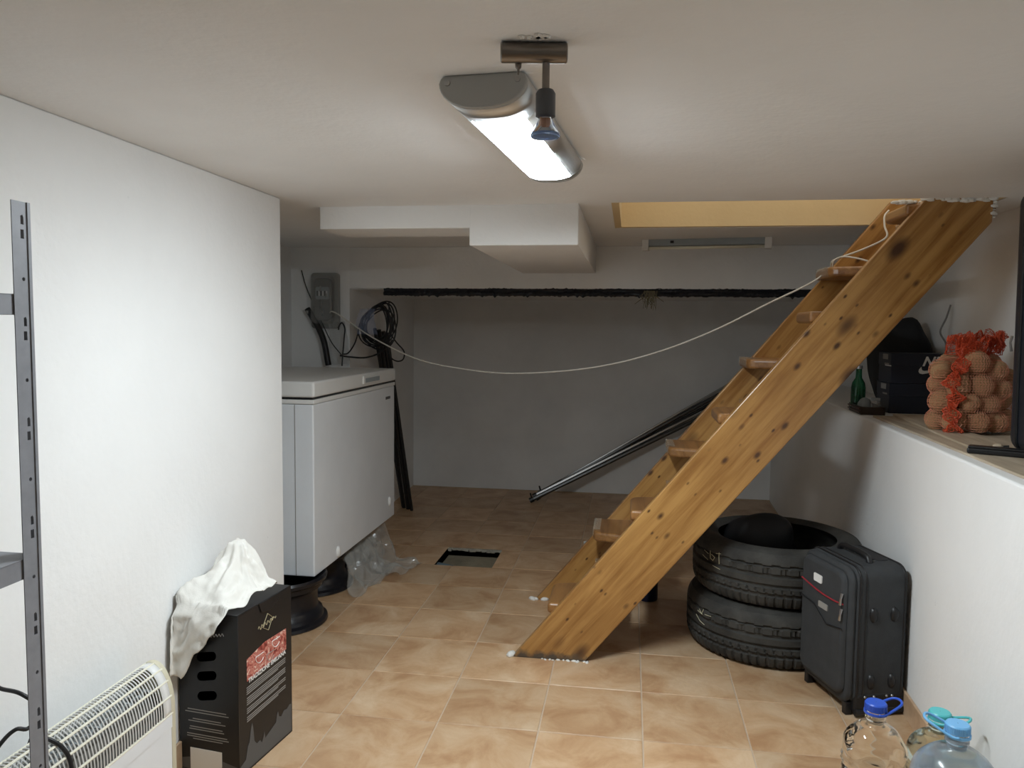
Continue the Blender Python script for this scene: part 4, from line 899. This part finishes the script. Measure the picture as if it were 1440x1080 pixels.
# ------------------------------------------------------------------ the ledge along the right wall
for k, (xa, ya, L_, wd_, rz, z0, lb) in enumerate(((0.972, 2.02, 1.45, 0.185, -2.1, 0.0, 'pale laminate plank lying along the front edge of the ledge'), (1.165, 2.0, 1.40, 0.185, -2.1, 0.0, 'pale laminate plank on the ledge, against the right wall'), (1.03, 2.50, 0.98, 0.125, -4.5, 0.0082, 'narrow pale laminate plank laid askew on the other planks'))):
    o = MB().box((0, 0, 0), (wd_, L_, 0.0078)).build('laminate_plank', 'laminate', bevel=0.001, seg=1); o.location = (xa, ya, LZ+0.0005+z0); o.rotation_euler = (0, 0, R(rz)); tag(o, lb, 'plank', 'planks on the ledge')
PZ = LZ+0.0005+0.0078+0.0004
# two shoe boxes
q0 = onz(1249, 581, LZ+0.001)
def shoebox(z0, dx_, label, logo):
    t = thing('shoe_box', label, 'box', (q0.x+dx_, max(q0.y, 3.50), z0), R(-2), 'shoe boxes on the ledge')
    L_, D_, H_ = 0.295, 0.20, 0.134
    MB().box((0.002, 0.002, 0), (L_-0.002, D_-0.002, H_-0.052)).build('box_body', 'navy', t, bevel=0.0015)
    lid_ = MB().box((0, 0, H_-0.056), (L_, D_, H_-0.0006)).build('lid', 'navy', t, bevel=0.0015)
    for a_, b_ in (((-0.0006, 0.05, H_-0.03), (0.001, 0.13, H_-0.006)), ((-0.0006, 0.03, H_-0.053), (0.001, 0.10, H_-0.046))):
        BX('label_sticker', a_, b_, 'print', t)
    if logo:
        me = set_mat(text_mesh('NIKE', 0.058, 0.0004, shear=0.35, bold=0.0018), 'white_print'); me.transform(frame((0.190, -0.0008, 0.097), (1, 0, 0), (0, 0, 1), (0, -1, 0))); link('lettering', me, t)
        sw = [(0.125, 0.075), (0.116, 0.064), (0.114, 0.054), (0.119, 0.046), (0.130, 0.043), (0.15, 0.047), (0.19, 0.060), (0.255, 0.082), (0.19, 0.068), (0.155, 0.060), (0.138, 0.0575), (0.129, 0.060), (0.1265, 0.066)]
        MB().prism(sw, -0.0009, 0.001, 'y').build('swoosh_mark', 'white_print', t)
        BX('white_edge', (-0.0008, 0.0, H_-0.059), (0.001, 0.09, H_-0.054), 'white_print', t)
    return t
shoebox(LZ+0.0005, 0.0, 'dark navy shoe box lying under another shoe box on the ledge', False)
shoebox(LZ+0.0005+0.1345, 0.003, 'dark navy shoe box with a white logo, atop another box', True)
# dark things behind the boxes
lump('black_backpack', (1.275, 3.975, 1.14), (0.12, 0.14, 0.205), 14, 'fabric2', 'big black soft bag standing behind the shoe boxes', 'bag', zmin=LZ+0.0005, pw=3.0)
tr = thing('dark_tray', 'low dark tray on the ledge left of the shoe boxes', 'tray', (1.055, 3.66, LZ+0.0005), R(-3))
tm = MB(); tm.box((-0.045, -0.10, 0), (0.045, 0.12, 0.006))
for a_, b_ in (((-0.05, -0.105, 0), (-0.044, 0.125, 0.035)), ((0.044, -0.105, 0), (0.05, 0.125, 0.035)), ((-0.05, -0.105, 0), (0.05, -0.099, 0.035)), ((-0.05, 0.119, 0), (0.05, 0.125, 0.035))): tm.box(a_, b_)
tm.build('tray_body', 'darkwood', tr)
for k in range(2): MB().tube([(-0.053, -0.105, 0.012+0.014*k), (-0.053, 0.125, 0.012+0.014*k)], 0.0035, 6).build('tray_band', plain('tray_band', (0.09, 0.04, 0.03), 0.4), tr)
gl = thing('green_bottle', 'green glass bottle standing in the dark tray', 'bottle', (1.038, 3.745, LZ+0.007))
MB().lathe([(0.004, 0.006), (0.02, 0.001), (0.03, 0.003), (0.031, 0.01), (0.031, 0.10), (0.027, 0.122), (0.014, 0.145), (0.0125, 0.185), (0.014, 0.187), (0.014, 0.195), (0.004, 0.196)], 28, cap=False).build('bottle_glass', 'green_glass', gl, smooth=True)
MB().lathe([(0.0135, 0.186), (0.0155, 0.186), (0.0155, 0.20), (0.002, 0.201)], 20, cap=False).build('bottle_cap', 'steel', gl, auto=True)
cp = thing('grey_bowl', 'pale grey upturned bowl in the dark tray', 'bowl', (1.045, 3.66, LZ+0.007))
MB().lathe([(0.034, 0.0), (0.034, 0.012), (0.030, 0.035), (0.021, 0.052), (0.010, 0.060), (0.001, 0.062)], 24, cap=False).build('bowl_shell', 'grey_plastic', cp, smooth=True)
MB().lathe([(0.034, 0.0), (0.0365, 0.001), (0.0365, 0.005), (0.034, 0.006)], 24, cap=False).build('bowl_rim', 'grey_plastic', cp)
mg = thing('small_jar', 'small clear jar standing in the dark tray beside the shoe boxes', 'jar', (1.070, 3.595, LZ+0.007))
MB().lathe([(0.002, 0.0), (0.019, 0.001), (0.021, 0.006), (0.021, 0.045), (0.017, 0.052), (0.017, 0.06)], 24, cap=False).build('jar_glass', 'film', mg, smooth=True)
MB().lathe([(0.018, 0.053), (0.019, 0.055), (0.019, 0.066), (0.002, 0.067)], 24, cap=False).build('jar_lid', 'grey_plastic', mg, auto=True)
tag(MB().tube(spline([(1.395, 3.72, 1.21), (1.385, 3.70, 1.25), (1.36, 3.70, 1.30), (1.385, 3.71, 1.36), (1.405, 3.72, 1.42)], 6), 0.004, 6).build('grey_wire', plain('grey_wire', (0.2, 0.2, 0.2), 0.5), smooth=True), 'thin grey wire hanging on the wall above the shoe boxes', 'wire')

# ------------------------------------------------------------------ net sack of potatoes
BC = Vector((1.20, 2.955, PZ+0.0085)); BR = R(14)
rg_ = np.random.default_rng(77); NP = 34
rad = rg_.uniform(0.033, 0.042, NP)
hx, hy = 0.158, 0.098
Xp = np.stack([rg_.uniform(-.11, .11, NP), rg_.uniform(-.05, .05, NP), rg_.uniform(0.04, 0.55, NP)], 1)
for it in range(500):
    Xp[:, 2] -= 0.0016
    for s_ in range(3):
        d = Xp[:, None]-Xp[None]; l = np.linalg.norm(d, axis=2)+np.eye(NP); ov = np.maximum(0, rad[:, None]+rad[None]-l)*(1-np.eye(NP)); Xp += 0.4*(d/l[..., None]*ov[..., None]).sum(1)
        Xp[:, 2] = np.maximum(Xp[:, 2], rad)
        e_ = np.sqrt((Xp[:, 0]/(hx-rad))**2+(Xp[:, 1]/(hy-rad*0.9))**2); m = e_ > 1; Xp[m, :2] /= e_[m][:, None]
ZT = float((Xp[:, 2]+rad).max())
sack = thing('net_sack', 'orange red net sack full of potatoes on the ledge planks', 'sack', BC, BR)
def pot_mesh(seed):
    rg2 = np.random.default_rng(seed); D = rg2.normal(size=(6, 3))*1.6; PH = rg2.random(6)*6.28; mb = MB()
    def fn(i, j):
        a, b_ = 2*PI*i/20, -PI/2+PI*j/11; d = Vector((math.cos(b_)*math.cos(a), math.cos(b_)*math.sin(a), math.sin(b_)))
        return d*(1+0.09*sum(math.sin(Vector(D[q]).dot(d)*1.5+PH[q]) for q in range(6))/2.2)
    mb.grid(fn, 20, 12, True); me = mb.mesh('potato', M['potato']); me.polygons.foreach_set('use_smooth', [True]*len(me.polygons)); return me
pm = [pot_mesh(k) for k in range(5)]
WM = Matrix.Translation(BC) @ Matrix.Rotation(BR, 4, 'Z')
for k in range(NP):
    o = link('potato', pm[k % 5]); o.location = WM @ Vector(Xp[k]); r_ = rad[k]*0.97; o.scale = (r_*1.10, r_*0.96, r_*0.98); o.rotation_euler = tuple(rg_.random(3)*6)
    tag(o, 'brown potato inside the orange red net sack', 'potato', 'potatoes in the net sack')
# net hull: support distance of the potatoes around the axis
nA, nZ = 72, 34; hull = np.zeros((nZ, nA)); zz = np.linspace(0.004, ZT+0.012, nZ); th_ = np.linspace(0, 2*PI, nA, endpoint=False)
for iz, z in enumerate(zz):
    for ia, a in enumerate(th_):
        d = np.array([math.cos(a), math.sin(a)]); p = Xp[:, :2]@d; q = np.abs(Xp[:, 0]*(-d[1])+Xp[:, 1]*d[0]); rr = (rad*1.06)**2-(z-Xp[:, 2])**2-q**2
        v = np.where(rr > 0, p+np.sqrt(np.maximum(rr, 0)), 0); hull[iz, ia] = max(v.max(), 0.02)
base_h = hull.copy()
for it in range(5):
    sm = (hull+np.roll(hull, 1, 1)+np.roll(hull, -1, 1)+np.vstack([hull[:1], hull[:-1]])+np.vstack([hull[1:], hull[-1:]]))/5; hull = np.maximum(sm, base_h*0.995)
def wire(name, fn, nu, nv, parent, th, mat='net', diag=True):
    mb = MB(); vs = [fn(i+(0.5 if (diag and j % 2) else 0), j) for j in range(nv) for i in range(nu)]; fs = []
    for j in range(nv-1):
        for i in range(nu):
            a, b, c, d = j*nu+i, j*nu+(i+1) % nu, (j+1)*nu+(i+1) % nu, (j+1)*nu+i
            fs.append((a, b, c, d))
    mb.add(vs, fs); o = mb.build(name, mat, parent); md = o.modifiers.new('wire', 'WIREFRAME'); md.thickness = th; md.use_even_offset = False; md.use_replace = True; o['kind'] = 'stuff'; return o
def hfn(i, j):
    a = 2*PI*i/nA; f_ = (i % nA); i0 = int(f_) % nA; i1 = (i0+1) % nA; t = f_-int(f_); r_ = hull[j, i0]*(1-t)+hull[j, i1]*t+0.0015
    return Vector((r_*math.cos(a), r_*math.sin(a), zz[j]))
wire('net_mesh', hfn, nA, nZ, sack, 0.0017, 'net_thin')
# gathered, crumpled top of the sack
def topf(i, j):
    t = j/26; a = 2*PI*i/nA; i0 = int(i) % nA; r0 = max(hull[-4, i0], 0.045)
    lift = math.sin(PI*min(1, t*1.15))*0.055
    z = zz[-4]+lift+0.02*t+0.018*t*math.cos(a-0.3)
    r_ = r0*(1-t)+0.095*t*(1-0.45*t); r_ *= 1+0.20*t*math.sin(9*a+6*t+2*math.sin(3*a))+0.12*min(1, 3*t)*math.sin(21*a-9*t)
    nn_ = mnoise.noise(Vector((3*math.cos(a), 3*math.sin(a), 5*t)))
    return Vector((r_*1.2*math.cos(a)+0.03*t, r_*0.75*math.sin(a), z+0.012*math.sin(13*a+11*t)*min(1, 2*t)+0.02*nn_*min(1, 2*t)))
wire('gathered_top', topf, nA, 27, sack, 0.0026)
# bunched seam down the near end
def seamf(i, j):
    t = j/60; a = 2*PI*i/16; z = 0.004+t*(ZT+0.05); iz = min(nZ-1, int(z/zz[-1]*(nZ-1))); ia = int(nA*0.585); r0 = hull[max(0, iz-2):iz+3, ia-3:ia+4].mean()
    aa = th_[ia]; w_ = 0.012+0.007*math.sin(t*37+1.3)+0.004*math.sin(t*83+a*3)
    c = Vector((r0*math.cos(aa), r0*math.sin(aa), 0)); n_ = Vector((math.cos(aa), math.sin(aa), 0)); tg = Vector((-n_.y, n_.x, 0))
    return c + n_*(w_*math.cos(a)+0.006) + tg*(w_*1.5*math.sin(a)+0.008*math.sin(t*21)) + Vector((0, 0, z+0.006*math.sin(a*2+t*50)))
wire('bunched_seam', seamf, 16, 61, sack, 0.0034, diag=False)
# ------------------------------------------------------------------ big black case at the end of the ledge
cy1 = 2.52; xl0 = ony(1417, 590, cy1).x; xl1 = ony(1428, 300, cy1).x; zb0 = PZ+0.0005; zt0 = min(ony(1432, 268, cy1).z, ZC-0.02)
bc = thing('large_suitcase', 'tall dark navy suitcase standing on the ledge against the right wall', 'suitcase', (0, 0, 0))
HT = zt0-zb0; 
pr_ = rrect(0, 0.0, XR-0.012-xl0, HT, 0.045, 6)
pr_ = [(x+xl0+(xl1-xl0)*max(0, (z-0.05))/HT*(1-x/(XR-xl0)), z+zb0) for x, z in pr_]
MB().prism(pr_, cy1-0.46, cy1, 'y').build('case_shell', plain('case_navy', (0.012, 0.015, 0.022), 0.45, bump=0.1, bscale=300), bc, bevel=0.03, seg=4, auto=True)
MB().tube([(x-0.002, cy1-0.06, z) for x, z in pr_[18:26]], 0.005, 6).build('case_piping', 'black', bc)
for y in (cy1-0.10, cy1-0.36): BX('case_foot', (xl0+0.06, y-0.02, zb0-0.0005), (xl0+0.10, y+0.02, zb0+0.012), 'black', bc)
MB().prism([(y, z) for y, z in rrect(cy1-0.40, zb0+0.07, cy1-0.06, zb0+HT-0.10, 0.05, 6)], xl0+0.006, xl0+0.05, 'x').build('side_panel', 'fabric2', bc, bevel=0.012, seg=3, auto=True)
MB().tube(spline([(xl1-0.002, cy1-0.15, zt0-0.10), (xl1-0.022, cy1-0.17, zt0-0.10), (xl1-0.026, cy1-0.23, zt0-0.10), (xl1-0.022, cy1-0.29, zt0-0.10), (xl1-0.002, cy1-0.31, zt0-0.10)], 6), 0.009, 10).build('side_handle', 'black', bc, smooth=True)
for yy in (cy1-0.055, cy1-0.40):
    MB().tube([(p_[0], yy, p_[1]) for p_ in [(xl0+(xl1-xl0)*(z_-zb0)/HT-0.001+(0.012 if z_ in (zb0+0.05, zt0-0.05) else 0.004), z_) for z_ in (zb0+0.05, zb0+0.1, zb0+HT/2, zt0-0.1, zt0-0.05)]], 0.006, 8).build('edge_piping', 'black', bc)
rp = ony(1425, 480, cy1-0.03); MB().tube([rp+Vector((-0.004, 0, 0.015)), rp+Vector((-0.010, -0.004, -0.004)), rp+Vector((-0.006, -0.004, -0.03))], [0.004, 0.003, 0.004], 7).build('zip_pull', 'steel', bc)
# small tools on the planks
tb = thing('black_tool', 'flat black plastic tool case lying on the ledge planks', 'tool case', (1.062, 2.425, PZ), R(-28))
MB().box((-0.075, -0.022, 0), (0.075, 0.022, 0.017)).build('case_half', 'black', tb, bevel=0.005, seg=3)
MB().box((-0.073, -0.020, 0.0168), (0.073, 0.020, 0.0225)).build('case_lid', 'black', tb, bevel=0.003, seg=2)
pbr = thing('paint_brush', 'brush with pale wooden handle tip beside the black tool case', 'brush', (1.092, 2.505, PZ), R(-20))
MB().tube([(-0.008, 0, 0.012), (0.0, 0, 0.012), (0.012, 0, 0.012), (0.02, 0, 0.011)], [0.006, 0.011, 0.011, 0.007], 12).build('handle_tip', 'laminate', pbr, smooth=True)
MB().tube([(0.019, 0, 0.011), (0.034, 0, 0.011)], [0.0075, 0.0095], 10).build('ferrule', 'black', pbr)
